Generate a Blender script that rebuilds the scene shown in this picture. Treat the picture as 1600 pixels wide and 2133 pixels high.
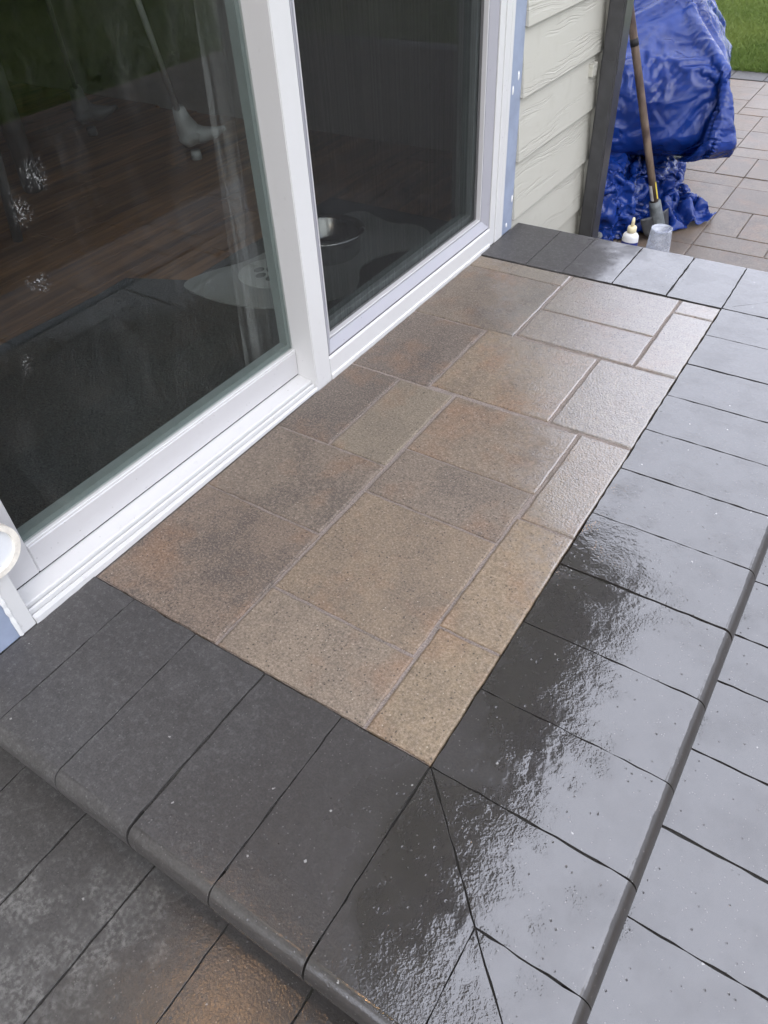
import bpy, bmesh, math, random
from mathutils import Vector, Matrix, noise as mnoise

# ---------------------------------------------------------------- scene, camera, light
scene = bpy.context.scene
for o in list(bpy.data.objects):
    bpy.data.objects.remove(o, do_unlink=True)
COL = scene.collection
random.seed(7)

EYE = Vector((0.26806, -0.44935, 1.0))
RIGHT = Vector((0.83773126, 0.5440604, -0.04695331))
DOWN = Vector((0.3456837, -0.59490191, -0.72566831))
FWD = Vector((-0.42274001, 0.59168404, -0.68644074))
cam_data = bpy.data.cameras.new('camera')
cam = bpy.data.objects.new('camera', cam_data)
COL.objects.link(cam)
m = Matrix.Identity(4)
for r in range(3):
    m[r][0] = RIGHT[r]; m[r][1] = -DOWN[r]; m[r][2] = -FWD[r]; m[r][3] = EYE[r]
cam.matrix_world = m
cam_data.sensor_fit = 'VERTICAL'
cam_data.sensor_height = 24.0
cam_data.lens = 24.0 * 1545.9 / 2133.0
cam_data.clip_start = 0.02
cam_data.clip_end = 500.0
scene.camera = cam

SUN_EL, SUN_AZ = math.radians(42), math.radians(140)     # azimuth clockwise from +Y
world = bpy.data.worlds.new('World'); scene.world = world
world.use_nodes = True
wn = world.node_tree; wn.nodes.clear()
sky = wn.nodes.new('ShaderNodeTexSky'); sky.sky_type = 'NISHITA'
sky.sun_disc = False; sky.sun_elevation = SUN_EL; sky.sun_rotation = SUN_AZ
sky.air_density = 1.0; sky.dust_density = 3.0; sky.ozone_density = 1.0
hsv = wn.nodes.new('ShaderNodeHueSaturation'); hsv.inputs['Saturation'].default_value = 0.22
cloud = wn.nodes.new('ShaderNodeMix'); cloud.data_type = 'RGBA'
cloud.inputs[0].default_value = 0.82
cloud.inputs[7].default_value = (10.1, 10.5, 12.2, 1)      # even overcast layer in the sky's own units
bg = wn.nodes.new('ShaderNodeBackground'); bg.inputs['Strength'].default_value = 0.15
wo = wn.nodes.new('ShaderNodeOutputWorld')
wn.links.new(sky.outputs[0], hsv.inputs['Color'])
wn.links.new(hsv.outputs[0], cloud.inputs[6])
wn.links.new(cloud.outputs[2], bg.inputs['Color'])
wn.links.new(bg.outputs[0], wo.inputs['Surface'])

sun_d = bpy.data.lights.new('sun', 'SUN'); sun_d.energy = 0.6; sun_d.angle = math.radians(40)
sun_d.color = (1.0, 0.96, 0.9)
sun = bpy.data.objects.new('sun', sun_d); COL.objects.link(sun)
sd = Vector((math.cos(SUN_EL) * math.sin(SUN_AZ), math.cos(SUN_EL) * math.cos(SUN_AZ), math.sin(SUN_EL)))
sun.rotation_euler = sd.to_track_quat('Z', 'Y').to_euler()

vs = scene.view_settings
vs.view_transform = 'Standard'; vs.look = 'None'; vs.gamma = 1.0; vs.use_curve_mapping = False
vs.exposure = 0.72
scene.render.engine = 'CYCLES'
scene.cycles.max_bounces = 7
scene.cycles.use_adaptive_sampling = True
scene.cycles.adaptive_threshold = 0.035
scene.cycles.transparent_max_bounces = 16
scene.cycles.glossy_bounces = 5
scene.cycles.caustics_reflective = False
scene.cycles.caustics_refractive = False
scene.cycles.sample_clamp_indirect = 6.0

# ---------------------------------------------------------------- helpers
def lin(r, g, b):
    f = lambda c: (c / 255 / 12.92) if c / 255 <= 0.04045 else ((c / 255 + 0.055) / 1.055) ** 2.4
    return (f(r), f(g), f(b), 1.0)

def empty(name, loc, label=None, cat=None, group=None, kind=None):
    o = bpy.data.objects.new(name, None); COL.objects.link(o)
    o.location = loc; o.empty_display_size = 0.05
    tag(o, label, cat, group, kind)
    return o

def tag(o, label=None, cat=None, group=None, kind=None):
    if label: o['label'] = label
    if cat: o['category'] = cat
    if group: o['group'] = group
    if kind: o['kind'] = kind
    return o

def world_loc(o):
    v = Vector(o.location)
    while o.parent:
        o = o.parent; v += Vector(o.location)
    return v

def from_bm(name, bm, mat, parent=None, smooth=False, origin=None):
    """one mesh object out of a bmesh given in world coordinates"""
    vs_ = [v.co for v in bm.verts]
    if origin is None:
        lo = Vector((min(v.x for v in vs_), min(v.y for v in vs_), min(v.z for v in vs_)))
        hi = Vector((max(v.x for v in vs_), max(v.y for v in vs_), max(v.z for v in vs_)))
        origin = Vector(((lo.x + hi.x) / 2, (lo.y + hi.y) / 2, lo.z))
    else:
        origin = Vector(origin)
    bmesh.ops.translate(bm, verts=bm.verts, vec=-origin)
    me = bpy.data.meshes.new(name); bm.to_mesh(me); bm.free()
    if smooth:
        for p in me.polygons: p.use_smooth = True
    if mat: me.materials.append(mat)
    o = bpy.data.objects.new(name, me); COL.objects.link(o)
    if parent:
        o.parent = parent
        o.location = origin - world_loc(parent)
    else:
        o.location = origin
    return o

def add_box(bm, x0, x1, y0, y1, z0, z1, bev=0.0, seg=1):
    g = bmesh.ops.create_cube(bm, size=1.0)
    vv = g['verts']
    for v in vv:
        v.co = Vector((x0 + (v.co.x + .5) * (x1 - x0), y0 + (v.co.y + .5) * (y1 - y0), z0 + (v.co.z + .5) * (z1 - z0)))
    if bev > 0:
        es = set(e for v in vv for e in v.link_edges)
        bmesh.ops.bevel(bm, geom=list(es), offset=bev, segments=seg, affect='EDGES', clamp_overlap=True)
    return bm

def box(name, x0, x1, y0, y1, z0, z1, mat, parent=None, bev=0.0, seg=1):
    bm = bmesh.new(); add_box(bm, x0, x1, y0, y1, z0, z1, bev, seg)
    return from_bm(name, bm, mat, parent)

def add_tube(bm, pts, radii, n=10, cap=True):
    rings = []
    pts = [Vector(p) for p in pts]
    for i, p in enumerate(pts):
        a = pts[max(i - 1, 0)]; b = pts[min(i + 1, len(pts) - 1)]
        d = (b - a).normalized()
        s = d.cross(Vector((0, 0, 1)))
        if s.length < 1e-3: s = d.cross(Vector((0, 1, 0)))
        s.normalize(); t = d.cross(s)
        r = radii[i] if isinstance(radii, (list, tuple)) else radii
        rings.append([bm.verts.new(p + (s * math.cos(2 * math.pi * k / n) + t * math.sin(2 * math.pi * k / n)) * r) for k in range(n)])
    for a, b in zip(rings, rings[1:]):
        for k in range(n):
            bm.faces.new((a[k], a[(k + 1) % n], b[(k + 1) % n], b[k]))
    if cap:
        bm.faces.new(rings[0][::-1]); bm.faces.new(rings[-1])
    return bm

def add_lathe(bm, c, prof, n=32, close_bottom=True, close_top=True):
    rings = []
    for r, z in prof:
        rings.append([bm.verts.new((c[0] + r * math.cos(2 * math.pi * k / n), c[1] + r * math.sin(2 * math.pi * k / n), c[2] + z)) for k in range(n)])
    for a, b in zip(rings, rings[1:]):
        for k in range(n):
            bm.faces.new((a[k], a[(k + 1) % n], b[(k + 1) % n], b[k]))
    if close_bottom: bm.faces.new(rings[0][::-1])
    if close_top: bm.faces.new(rings[-1])
    return bm

def add_strip_profile(bm, prof, y0, y1, zshift=None, nseg=1):
    """extrude an open/closed XZ profile along Y; zshift(y) tilts it"""
    rings = []
    for i in range(nseg + 1):
        y = y0 + (y1 - y0) * i / nseg
        dz = zshift(y) if zshift else 0
        rings.append([bm.verts.new((x, y, z + dz)) for x, z in prof])
    n = len(prof)
    for a, b in zip(rings, rings[1:]):
        for k in range(n):
            bm.faces.new((a[k], a[(k + 1) % n], b[(k + 1) % n], b[k]))
    bm.faces.new(rings[0][::-1]); bm.faces.new(rings[-1])
    bmesh.ops.recalc_face_normals(bm, faces=bm.faces)
    return bm

# ---------------------------------------------------------------- materials
class NT:
    def __init__(self, name):
        self.m = bpy.data.materials.new(name); self.m.use_nodes = True
        self.t = self.m.node_tree; self.t.nodes.clear()
        self.out = self.t.nodes.new('ShaderNodeOutputMaterial')
    def n(self, typ, **kw):
        nd = self.t.nodes.new('ShaderNode' + typ)
        for k, v in kw.items(): setattr(nd, k, v)
        return nd
    def l(self, a, b): self.t.links.new(a, b)
    def setv(self, sock, v):
        if hasattr(v, 'node'): self.l(v, sock)
        else: sock.default_value = v
    def math(self, op, a, b=None, clamp=False):
        nd = self.n('Math', operation=op, use_clamp=clamp)
        self.setv(nd.inputs[0], a)
        if b is not None: self.setv(nd.inputs[1], b)
        return nd.outputs[0]
    def mapr(self, v, a, b, c=0.0, d=1.0, smooth=False):
        nd = self.n('MapRange', interpolation_type='SMOOTHSTEP' if smooth else 'LINEAR')
        self.setv(nd.inputs[0], v)
        for i, x in enumerate((a, b, c, d)): self.setv(nd.inputs[1 + i], x)
        return nd.outputs[0]
    def mix(self, f, a, b, blend='MIX'):
        nd = self.n('Mix', data_type='RGBA', blend_type=blend)
        self.setv(nd.inputs[0], f); self.setv(nd.inputs[6], a); self.setv(nd.inputs[7], b)
        return nd.outputs[2]
    def mixf(self, f, a, b):
        nd = self.n('Mix', data_type='FLOAT')
        self.setv(nd.inputs[0], f); self.setv(nd.inputs[2], a); self.setv(nd.inputs[3], b)
        return nd.outputs[0]
    def pos(self): return self.n('NewGeometry').outputs['Position']
    def vmul(self, v, s):
        nd = self.n('VectorMath', operation='MULTIPLY'); self.setv(nd.inputs[0], v); nd.inputs[1].default_value = s
        return nd.outputs[0]
    def noise(self, v, scale, detail=2.0, rough=0.5, dist=0.0):
        nd = self.n('TexNoise'); self.l(v, nd.inputs['Vector'])
        nd.inputs['Scale'].default_value = scale; nd.inputs['Detail'].default_value = detail
        nd.inputs['Roughness'].default_value = rough; nd.inputs['Distortion'].default_value = dist
        return nd.outputs['Fac']
    def voronoi(self, v, scale, feature='F1', out='Distance'):
        nd = self.n('TexVoronoi', feature=feature); self.l(v, nd.inputs['Vector'])
        nd.inputs['Scale'].default_value = scale
        return nd.outputs[out]
    def bump(self, h, dist, strength=1.0, normal=None):
        nd = self.n('Bump'); nd.inputs['Distance'].default_value = dist
        nd.inputs['Strength'].default_value = strength
        self.l(h, nd.inputs['Height'])
        if normal: self.l(normal, nd.inputs['Normal'])
        return nd.outputs[0]
    def sep(self, v):
        nd = self.n('SeparateXYZ'); self.l(v, nd.inputs[0]); return nd.outputs
    def principled(self, **kw):
        p = self.n('BsdfPrincipled')
        for k, v in kw.items():
            s = p.inputs[k.replace('_', ' ')]
            self.setv(s, v)
        self.l(p.outputs[0], self.out.inputs['Surface'])
        return p

def simple(name, col, rough=0.5, metal=0.0, var=0.08, scale=30.0, bump=0.0, bscale=200.0, **kw):
    t = NT(name); p = t.pos()
    n1 = t.noise(p, scale, 4.0, 0.6)
    f = t.mapr(n1, 0.3, 0.7, 1.0 - var, 1.0 + var)
    nd = t.n('VectorMath', operation='SCALE'); nd.inputs[0].default_value = col[:3]; t.l(f, nd.inputs['Scale'])
    args = dict(Base_Color=nd.outputs[0], Roughness=t.mapr(n1, 0.3, 0.7, max(rough - .06, 0.02), rough + .06), Metallic=metal)
    args.update(kw)
    if bump:
        args['Normal'] = t.bump(t.noise(p, bscale, 3.0), bump)
    t.principled(**args)
    return t.m

def point_mask(t, p, pts, warp=None):
    """largest of several soft round patches"""
    acc = None
    for (c, r, soft) in pts:
        d = t.n('VectorMath', operation='DISTANCE'); t.l(p, d.inputs[0]); d.inputs[1].default_value = c
        v = d.outputs['Value']
        if warp is not None: v = t.math('ADD', v, warp)
        f = t.mapr(v, r * soft, r, 1.0, 0.0, True)
        acc = f if acc is None else t.math('MAXIMUM', acc, f)
    return acc

def make_dark_concrete():
    t = NT('charcoal_paver_concrete'); p = t.pos(); X, Y, Z = t.sep(p)
    big = t.noise(p, 5.0, 3.0, 0.6); mid = t.noise(p, 28.0, 3.0, 0.7); fine = t.noise(p, 300.0, 2.0, 0.7)
    # how wet: the rain reached the outer edge, the strip by the house stayed damp only
    reach = t.math('ADD', X, t.mapr(t.math('ABSOLUTE', t.math('ADD', Y, 0.1)), 0.15, 1.7, 0.0, 0.34))
    reach = t.math('ADD', reach, t.mapr(big, 0.2, 0.8, -0.16, 0.16))
    reach = t.math('ADD', reach, t.mapr(mid, 0.2, 0.8, -0.05, 0.05))
    wet = t.mapr(reach, -0.12, 0.10, 0.0, 1.0, True)
    dry = t.mix(t.mapr(mid, 0.25, 0.75), (0.046, 0.0435, 0.042, 1), (0.082, 0.078, 0.076, 1))
    dry = t.mix(t.mapr(big, 0.35, 0.7, 0.0, 0.45), dry, (0.066, 0.060, 0.057, 1))
    dry = t.mix(t.mapr(t.noise(p, 95.0, 3.0, 0.75), 0.5, 0.72, 0.0, 0.5), dry, (0.17, 0.167, 0.165, 1))
    wetc = t.mix(t.mapr(mid, 0.25, 0.75), (0.021, 0.0175, 0.015, 1), (0.035, 0.0295, 0.025, 1))
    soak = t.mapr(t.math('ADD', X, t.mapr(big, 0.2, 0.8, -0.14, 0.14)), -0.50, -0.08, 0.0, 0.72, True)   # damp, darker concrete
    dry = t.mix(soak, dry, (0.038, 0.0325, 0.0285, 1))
    col = t.mix(wet, dry, wetc)
    col = t.mix(t.mapr(fine, 0.4, 0.66, 0.0, 0.5), col, (0.018, 0.018, 0.018, 1))
    # pale aggregate grains
    vc = t.voronoi(p, 260.0); vr = t.n('TexVoronoi'); t.l(p, vr.inputs['Vector']); vr.inputs['Scale'].default_value = 260.0
    rnd = t.sep(vr.outputs['Color'])[0]
    grain = t.math('MULTIPLY', t.math('LESS_THAN', t.math('ADD', vc, t.mapr(fine, 0.2, 0.8, -0.12, 0.12)), 0.26), t.math('GREATER_THAN', rnd, 0.93))
    col = t.mix(t.math('MULTIPLY', grain, 0.30), col, (0.26, 0.25, 0.24, 1))
    vr2 = t.n('TexVoronoi'); t.l(p, vr2.inputs['Vector']); vr2.inputs['Scale'].default_value = 55.0
    spot = t.math('MULTIPLY', t.math('LESS_THAN', t.math('ADD', vr2.outputs['Distance'], t.mapr(fine, 0.2, 0.8, -0.09, 0.09)), 0.10), t.math('GREATER_THAN', t.sep(vr2.outputs['Color'])[1], 0.94))
    col = t.mix(t.math('MULTIPLY', spot, 0.6), col, (0.42, 0.41, 0.39, 1))
    # efflorescence bloom on the lower tread
    warp = t.mapr(mid, 0.2, 0.8, -0.09, 0.09)
    bloom = point_mask(t, p, [((-0.315, -0.37, -0.155), 0.10, 0.0), ((-0.325, -0.43, -0.155), 0.10, 0.0), ((-0.35, -0.50, -0.155), 0.12, 0.0), ((-0.44, -0.43, -0.155), 0.07, 0.0)], warp)
    bloom = t.math('MULTIPLY', bloom, t.mapr(t.noise(p, 150.0, 4.0, 0.75), 0.42, 0.62, 0.0, 0.50))
    col = t.mix(bloom, col, (0.27, 0.265, 0.25, 1))
    nz = t.sep(t.n('NewGeometry').outputs['Normal'])[2]
    film = t.math('MULTIPLY', wet, t.mapr(t.math('ADD', nz, t.mapr(mid, 0.25, 0.75, -0.03, 0.03)), 0.925, 0.968, 0.0, 1.0, True))   # water drains off the rounded nose
    ripple = t.noise(p, 205.0, 2.0, 0.6); swell = t.noise(p, 45.0, 2.0, 0.5)
    vp = t.n('TexVoronoi'); t.l(p, vp.inputs['Vector']); vp.inputs['Scale'].default_value = 110.0
    pock = t.math('MULTIPLY', t.mapr(t.math('ADD', vp.outputs['Distance'], t.mapr(ripple, 0.2, 0.8, -0.08, 0.08)), 0.10, 0.24, 1.0, 0.0), t.mapr(t.sep(vp.outputs['Color'])[0], 0.86, 1.0, 0.0, 1.0))
    gritty = t.mapr(t.noise(p, 11.0, 3.0, 0.6), 0.45, 0.68, 0.12, 1.0)
    relief = t.math('ADD', t.math('MULTIPLY', ripple, t.math('MULTIPLY', gritty, 0.40)), t.math('MULTIPLY', swell, 0.24))
    relief = t.math('SUBTRACT', relief, t.math('MULTIPLY', pock, 0.35))
    dampz = t.math('MULTIPLY', t.mapr(X, -0.42, -0.15, 0.0, 1.0), t.mapr(Y, -0.2, -0.27, 0.0, 1.0))
    relief = t.math('ADD', relief, t.math('MULTIPLY', t.math('MULTIPLY', fine, dampz), 0.20))
    coatn = t.bump(relief, 0.0015, 1.0)
    basen = t.bump(t.math('ADD', t.math('MULTIPLY', fine, 0.4), mid), 0.0007, 1.0)
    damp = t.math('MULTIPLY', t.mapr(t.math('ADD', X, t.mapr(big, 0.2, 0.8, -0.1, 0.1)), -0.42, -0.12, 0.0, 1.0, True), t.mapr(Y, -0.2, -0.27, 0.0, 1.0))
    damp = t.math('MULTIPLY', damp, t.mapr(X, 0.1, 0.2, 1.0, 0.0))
    t.principled(Base_Color=col, Roughness=t.mixf(wet, 0.72, 0.5), Normal=basen, Specular_IOR_Level=0.35,
                 Coat_Weight=t.math('MAXIMUM', t.mixf(t.math('MULTIPLY', film, t.mapr(pock, 0, 1, 1.0, 0.25)), 0.2, t.mapr(gritty, 0.12, 1.0, 1.0, 0.86)), t.math('MULTIPLY', damp, 0.6)), Coat_Roughness=t.mixf(t.math('MAXIMUM', film, t.math('MULTIPLY', damp, 0.6)), 0.34, 0.07), Coat_IOR=2.3, Coat_Normal=coatn)
    return t.m

def make_brown_concrete(name, wet_a, wet_b, slope, ior=2.0, crough=0.11, cw=1.0):
    t = NT(name); p = t.pos(); X, Y, Z = t.sep(p)
    oi = t.n('ObjectInfo')
    off = t.n('VectorMath', operation='ADD'); t.l(p, off.inputs[0])
    sc = t.n('VectorMath', operation='SCALE'); t.l(oi.outputs['Location'], sc.inputs[0]); sc.inputs['Scale'].default_value = 7.3
    t.l(sc.outputs[0], off.inputs[1]); q = off.outputs[0]
    cloud_ = t.noise(t.vmul(q, (9.0, 6.0, 5.0)), 1.0, 3.0, 0.55); mid = t.noise(q, 45.0, 3.0, 0.65); fine = t.noise(q, 230.0, 3.0, 0.85)
    base = oi.outputs['Color']
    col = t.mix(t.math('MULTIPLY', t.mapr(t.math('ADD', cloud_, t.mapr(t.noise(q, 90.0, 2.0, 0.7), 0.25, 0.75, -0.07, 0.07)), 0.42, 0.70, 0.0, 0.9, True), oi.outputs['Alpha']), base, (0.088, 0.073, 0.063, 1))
    warm = t.noise(q, 8.0, 3.0, 0.6)
    col = t.mix(t.mapr(warm, 0.52, 0.72, 0.0, 0.6), col, (0.24, 0.135, 0.075, 1))
    col = t.mix(t.mapr(mid, 0.3, 0.7, 0.0, 0.35), col, (0.095, 0.076, 0.060, 1))
    col = t.mix(t.mapr(fine, 0.5, 0.72, 0.0, 0.6), col, (0.41, 0.33, 0.26, 1))
    col = t.mix(t.mapr(fine, 0.49, 0.32, 0.0, 0.60), col, (0.045, 0.036, 0.028, 1))
    vr = t.n('TexVoronoi'); t.l(q, vr.inputs['Vector']); vr.inputs['Scale'].default_value = 120.0
    pit = t.math('MULTIPLY', t.math('LESS_THAN', vr.outputs['Distance'], 0.19), t.math('GREATER_THAN', t.sep(vr.outputs['Color'])[0], 0.66))
    col = t.mix(t.math('MULTIPLY', pit, 0.65), col, (0.02, 0.017, 0.015, 1))
    pale = t.math('MULTIPLY', t.math('LESS_THAN', vr.outputs['Distance'], 0.14), t.math('LESS_THAN', t.sep(vr.outputs['Color'])[0], 0.10))
    col = t.mix(t.math('MULTIPLY', pale, 0.6), col, (0.50, 0.44, 0.36, 1))
    reach = t.math('ADD', X, t.math('MULTIPLY', Y, slope))
    reach = t.math('ADD', reach, t.mapr(t.math('ADD', t.math('MULTIPLY', t.noise(p, 6.0, 3.0), 0.6), t.math('MULTIPLY', mid, 0.4)), 0.25, 0.75, -0.12, 0.12))
    wet = t.mapr(reach, wet_a, wet_b, 0.0, 1.0, True)
    dk = t.mixf(wet, 1.0, 0.82)
    nd = t.n('VectorMath', operation='SCALE'); t.l(col, nd.inputs[0]); t.l(dk, nd.inputs['Scale'])
    h = t.math('ADD', t.math('MULTIPLY', fine, 0.35), t.math('SUBTRACT', mid, pit))
    basen = t.bump(h, 0.0012, 1.0)
    cn = t.bump(t.math('ADD', t.math('MULTIPLY', t.noise(p, 210.0, 2.0, 0.65), 0.75), t.math('MULTIPLY', t.math('SUBTRACT', mid, pit), 0.25)), 0.0020, 1.0)
    t.principled(Base_Color=nd.outputs[0], Roughness=t.mixf(wet, 0.75, 0.5), Normal=basen, Specular_IOR_Level=0.35,
                 Coat_Weight=t.mixf(wet, 0.10, cw), Coat_Roughness=t.mixf(wet, 0.45, crough), Coat_IOR=ior, Coat_Normal=cn)
    return t.m

def make_siding():
    t = NT('sage_painted_siding'); p = t.pos()
    oi = t.n('ObjectInfo')
    off = t.n('VectorMath', operation='ADD'); t.l(p, off.inputs[0])
    sc = t.n('VectorMath', operation='SCALE'); t.l(oi.outputs['Location'], sc.inputs[0]); sc.inputs['Scale'].default_value = 3.7
    t.l(sc.outputs[0], off.inputs[1]); q = off.outputs[0]
    bend = t.mapr(t.noise(t.vmul(q, (1, 3.2, 7.0)), 1.0, 2.0), 0.2, 0.8, -0.022, 0.022)
    cx = t.n('CombineXYZ'); qs = t.sep(q)
    t.l(t.math('MULTIPLY', qs[1], 1.1), cx.inputs[1]); t.l(t.math('MULTIPLY', t.math('ADD', qs[2], bend), 95.0), cx.inputs[2])
    ln = t.math('ABSOLUTE', t.math('SUBTRACT', t.noise(cx.outputs[0], 1.0, 1.0), 0.5))
    groove = t.mapr(ln, 0.0, 0.07, -1.0, 0.0, True)
    gate = t.mapr(t.noise(t.vmul(q, (1, 0.9, 9.0)), 2.0, 1.0), 0.46, 0.58, 0.08, 1.0, True)
    h = t.math('MULTIPLY', groove, gate)
    h = t.math('ADD', h, t.math('MULTIPLY', t.noise(t.vmul(q, (1, 0.1, 1)), 300.0, 2.0), 0.25))
    dirt = t.noise(p, 14.0, 4.0, 0.7)
    col = t.mix(t.mapr(dirt, 0.55, 0.8, 0.0, 0.35), (0.455, 0.445, 0.385, 1), (0.34, 0.325, 0.265, 1))
    t.principled(Base_Color=col, Roughness=0.55, Normal=t.bump(h, 0.0008, 1.0), Specular_IOR_Level=0.35)
    return t.m

def make_white_vinyl(name='white_vinyl', col=(0.61, 0.61, 0.60)):
    t = NT(name); p = t.pos()
    d = t.noise(p, 60.0, 5.0, 0.7); s = t.noise(p, 6.0, 3.0)
    c = t.mix(t.mapr(d, 0.62, 0.8, 0.0, 0.30), (*col, 1), (0.42, 0.40, 0.36, 1))
    c = t.mix(t.mapr(s, 0.4, 0.8, 0.0, 0.12), c, (0.50, 0.49, 0.46, 1))
    Z = t.sep(p)[2]
    low = t.math('MULTIPLY', t.mapr(Z, 0.0, 0.055, 1.0, 0.0), t.mapr(t.noise(p, 75.0, 4.0, 0.8), 0.60, 0.72, 0.0, 0.35))
    c = t.mix(low, c, (0.20, 0.18, 0.15, 1))
    vr = t.n('TexVoronoi'); t.l(p, vr.inputs['Vector']); vr.inputs['Scale'].default_value = 130.0
    fleck = t.math('MULTIPLY', t.math('LESS_THAN', vr.outputs['Distance'], 0.14), t.math('GREATER_THAN', t.sep(vr.outputs['Color'])[0], 0.975))
    c = t.mix(t.math('MULTIPLY', fleck, 0.7), c, (0.06, 0.05, 0.045, 1))
    t.principled(Base_Color=c, Roughness=t.mapr(d, 0.3, 0.7, 0.28, 0.42), Normal=t.bump(t.noise(p, 90.0, 2.0), 0.00015))
    return t.m

def make_glass():
    t = NT('window_glass'); p = t.pos()
    fr = t.n('Fresnel'); t.l(t.mixf(t.n('NewGeometry').outputs['Backfacing'], 1.5, 1 / 1.5), fr.inputs['IOR'])
    fac = t.math('MULTIPLY', fr.outputs[0], 0.52, True)
    tr = t.n('BsdfTransparent'); tr.inputs[0].default_value = (0.835, 0.855, 0.845, 1)
    gl = t.n('BsdfGlossy'); gl.inputs['Roughness'].default_value = 0.012; gl.inputs['Color'].default_value = (0.95, 0.97, 0.97, 1)
    mx = t.n('MixShader'); t.l(fac, mx.inputs[0]); t.l(tr.outputs[0], mx.inputs[1]); t.l(gl.outputs[0], mx.inputs[2])
    # nose prints, splashes and dust
    warp = t.mapr(t.noise(p, 40.0, 3.0), 0.2, 0.8, -0.02, 0.02)
    spots = [((-0.778, 0.203, 0.640), 0.032, 0.0), ((-0.778, 0.162, 0.609), 0.026, 0.0), ((-0.778, 0.141, 0.497), 0.020, 0.0), ((-0.778, 0.074, 0.398), 0.020, 0.0)]
    msk = point_mask(t, p, spots, warp)
    spl = t.mapr(t.noise(p, 260.0, 3.0, 0.75, 0.4), 0.57, 0.66)
    vr = t.n('TexVoronoi'); t.l(p, vr.inputs['Vector']); vr.inputs['Scale'].default_value = 70.0
    drop = t.math('MULTIPLY', t.math('LESS_THAN', vr.outputs['Distance'], 0.07), t.math('GREATER_THAN', t.sep(vr.outputs['Color'])[0], 0.88))
    smear = t.mapr(t.noise(t.vmul(p, (1, 1, 0.3)), 18.0, 4.0, 0.7), 0.5, 0.8, 0.0, 0.015)
    dirt = t.math('MAXIMUM', t.math('MULTIPLY', t.math('MULTIPLY', msk, spl), 0.5), t.math('MULTIPLY', drop, 0.35))
    dirt = t.math('ADD', dirt, smear, True)
    df = t.n('BsdfDiffuse'); df.inputs[0].default_value = (0.75, 0.75, 0.74, 1)
    mx2 = t.n('MixShader'); t.l(dirt, mx2.inputs[0]); t.l(mx.outputs[0], mx2.inputs[1]); t.l(df.outputs[0], mx2.inputs[2])
    t.l(mx2.outputs[0], t.out.inputs['Surface'])
    return t.m

def make_screen():
    t = NT('insect_screen_mesh'); p = t.pos(); X, Y, Z = t.sep(p)
    tr = t.n('BsdfTransparent'); df = t.n('BsdfDiffuse'); df.inputs[0].default_value = (0.03, 0.03, 0.03, 1)
    band = t.noise(t.vmul(p, (1, 60.0, 0.5)), 3.0, 2.0)
    mx = t.n('MixShader'); t.l(t.mapr(band, 0.3, 0.7, 0.28, 0.38), mx.inputs[0]); t.l(tr.outputs[0], mx.inputs[1]); t.l(df.outputs[0], mx.inputs[2])
    t.l(mx.outputs[0], t.out.inputs['Surface'])
    return t.m

def make_tarp():
    t = NT('blue_woven_tarp'); p = t.pos()
    n1 = t.noise(p, 6.0, 2.0, 0.6)
    wp = t.n('TexNoise'); t.l(p, wp.inputs['Vector']); wp.inputs['Scale'].default_value = 7.0; wp.inputs['Detail'].default_value = 2.0
    mixv = t.n('VectorMath', operation='MULTIPLY_ADD'); t.l(wp.outputs['Color'], mixv.inputs[0]); mixv.inputs[1].default_value = (0.12, 0.12, 0.12); t.l(p, mixv.inputs[2])
    q = mixv.outputs[0]
    c1 = t.voronoi(t.vmul(q, (1.0, 1.0, 0.5)), 6.5); c2 = t.voronoi(q, 23.0)
    rough_zone = t.mapr(t.noise(p, 3.5, 1.0), 0.40, 0.58, 0.15, 1.0)
    h = t.math('ADD', t.math('MULTIPLY', c1, 0.36), t.math('MULTIPLY', t.math('MULTIPLY', c2, rough_zone), 0.22))
    col = t.mix(t.mapr(n1, 0.3, 0.7), (0.0025, 0.018, 0.135, 1), (0.005, 0.036, 0.23, 1))
    wv = t.n('TexChecker'); t.l(p, wv.inputs['Vector']); wv.inputs['Scale'].default_value = 300.0
    h2 = t.math('ADD', h, t.math('MULTIPLY', wv.outputs['Fac'], 0.006))
    t.principled(Base_Color=col, Roughness=0.26, Normal=t.bump(h2, 0.040, 0.9), Specular_IOR_Level=0.5)
    return t.m

def make_wood_floor():
    t = NT('dark_wood_plank'); p = t.pos(); oi = t.n('ObjectInfo')
    off = t.n('VectorMath', operation='ADD'); t.l(p, off.inputs[0])
    sc = t.n('VectorMath', operation='SCALE'); t.l(oi.outputs['Location'], sc.inputs[0]); sc.inputs['Scale'].default_value = 5.1
    t.l(sc.outputs[0], off.inputs[1]); q = off.outputs[0]
    g = t.noise(t.vmul(q, (26.0, 1.6, 10.0)), 1.0, 5.0, 0.65, 0.8)
    col = t.mix(t.mapr(g, 0.28, 0.72), (0.035, 0.016, 0.007, 1), (0.46, 0.235, 0.10, 1))
    col = t.mix(t.mapr(oi.outputs['Random'], 0, 1, 0.0, 0.5), col, (0.045, 0.024, 0.015, 1))
    t.principled(Base_Color=col, Roughness=0.3, Normal=t.bump(g, 0.0006))
    return t.m

def make_grass(name):
    t = NT(name); p = t.pos()
    n1 = t.noise(p, 1.3, 3.0); n2 = t.noise(p, 60.0, 3.0, 0.7)
    col = t.mix(t.mapr(n1, 0.35, 0.65), (0.075, 0.13, 0.022, 1), (0.15, 0.20, 0.045, 1))
    col = t.mix(t.mapr(n2, 0.4, 0.75, 0, 0.6), col, (0.17, 0.21, 0.06, 1))
    t.principled(Base_Color=col, Roughness=0.55, Specular_IOR_Level=0.3)
    return t.m

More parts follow.
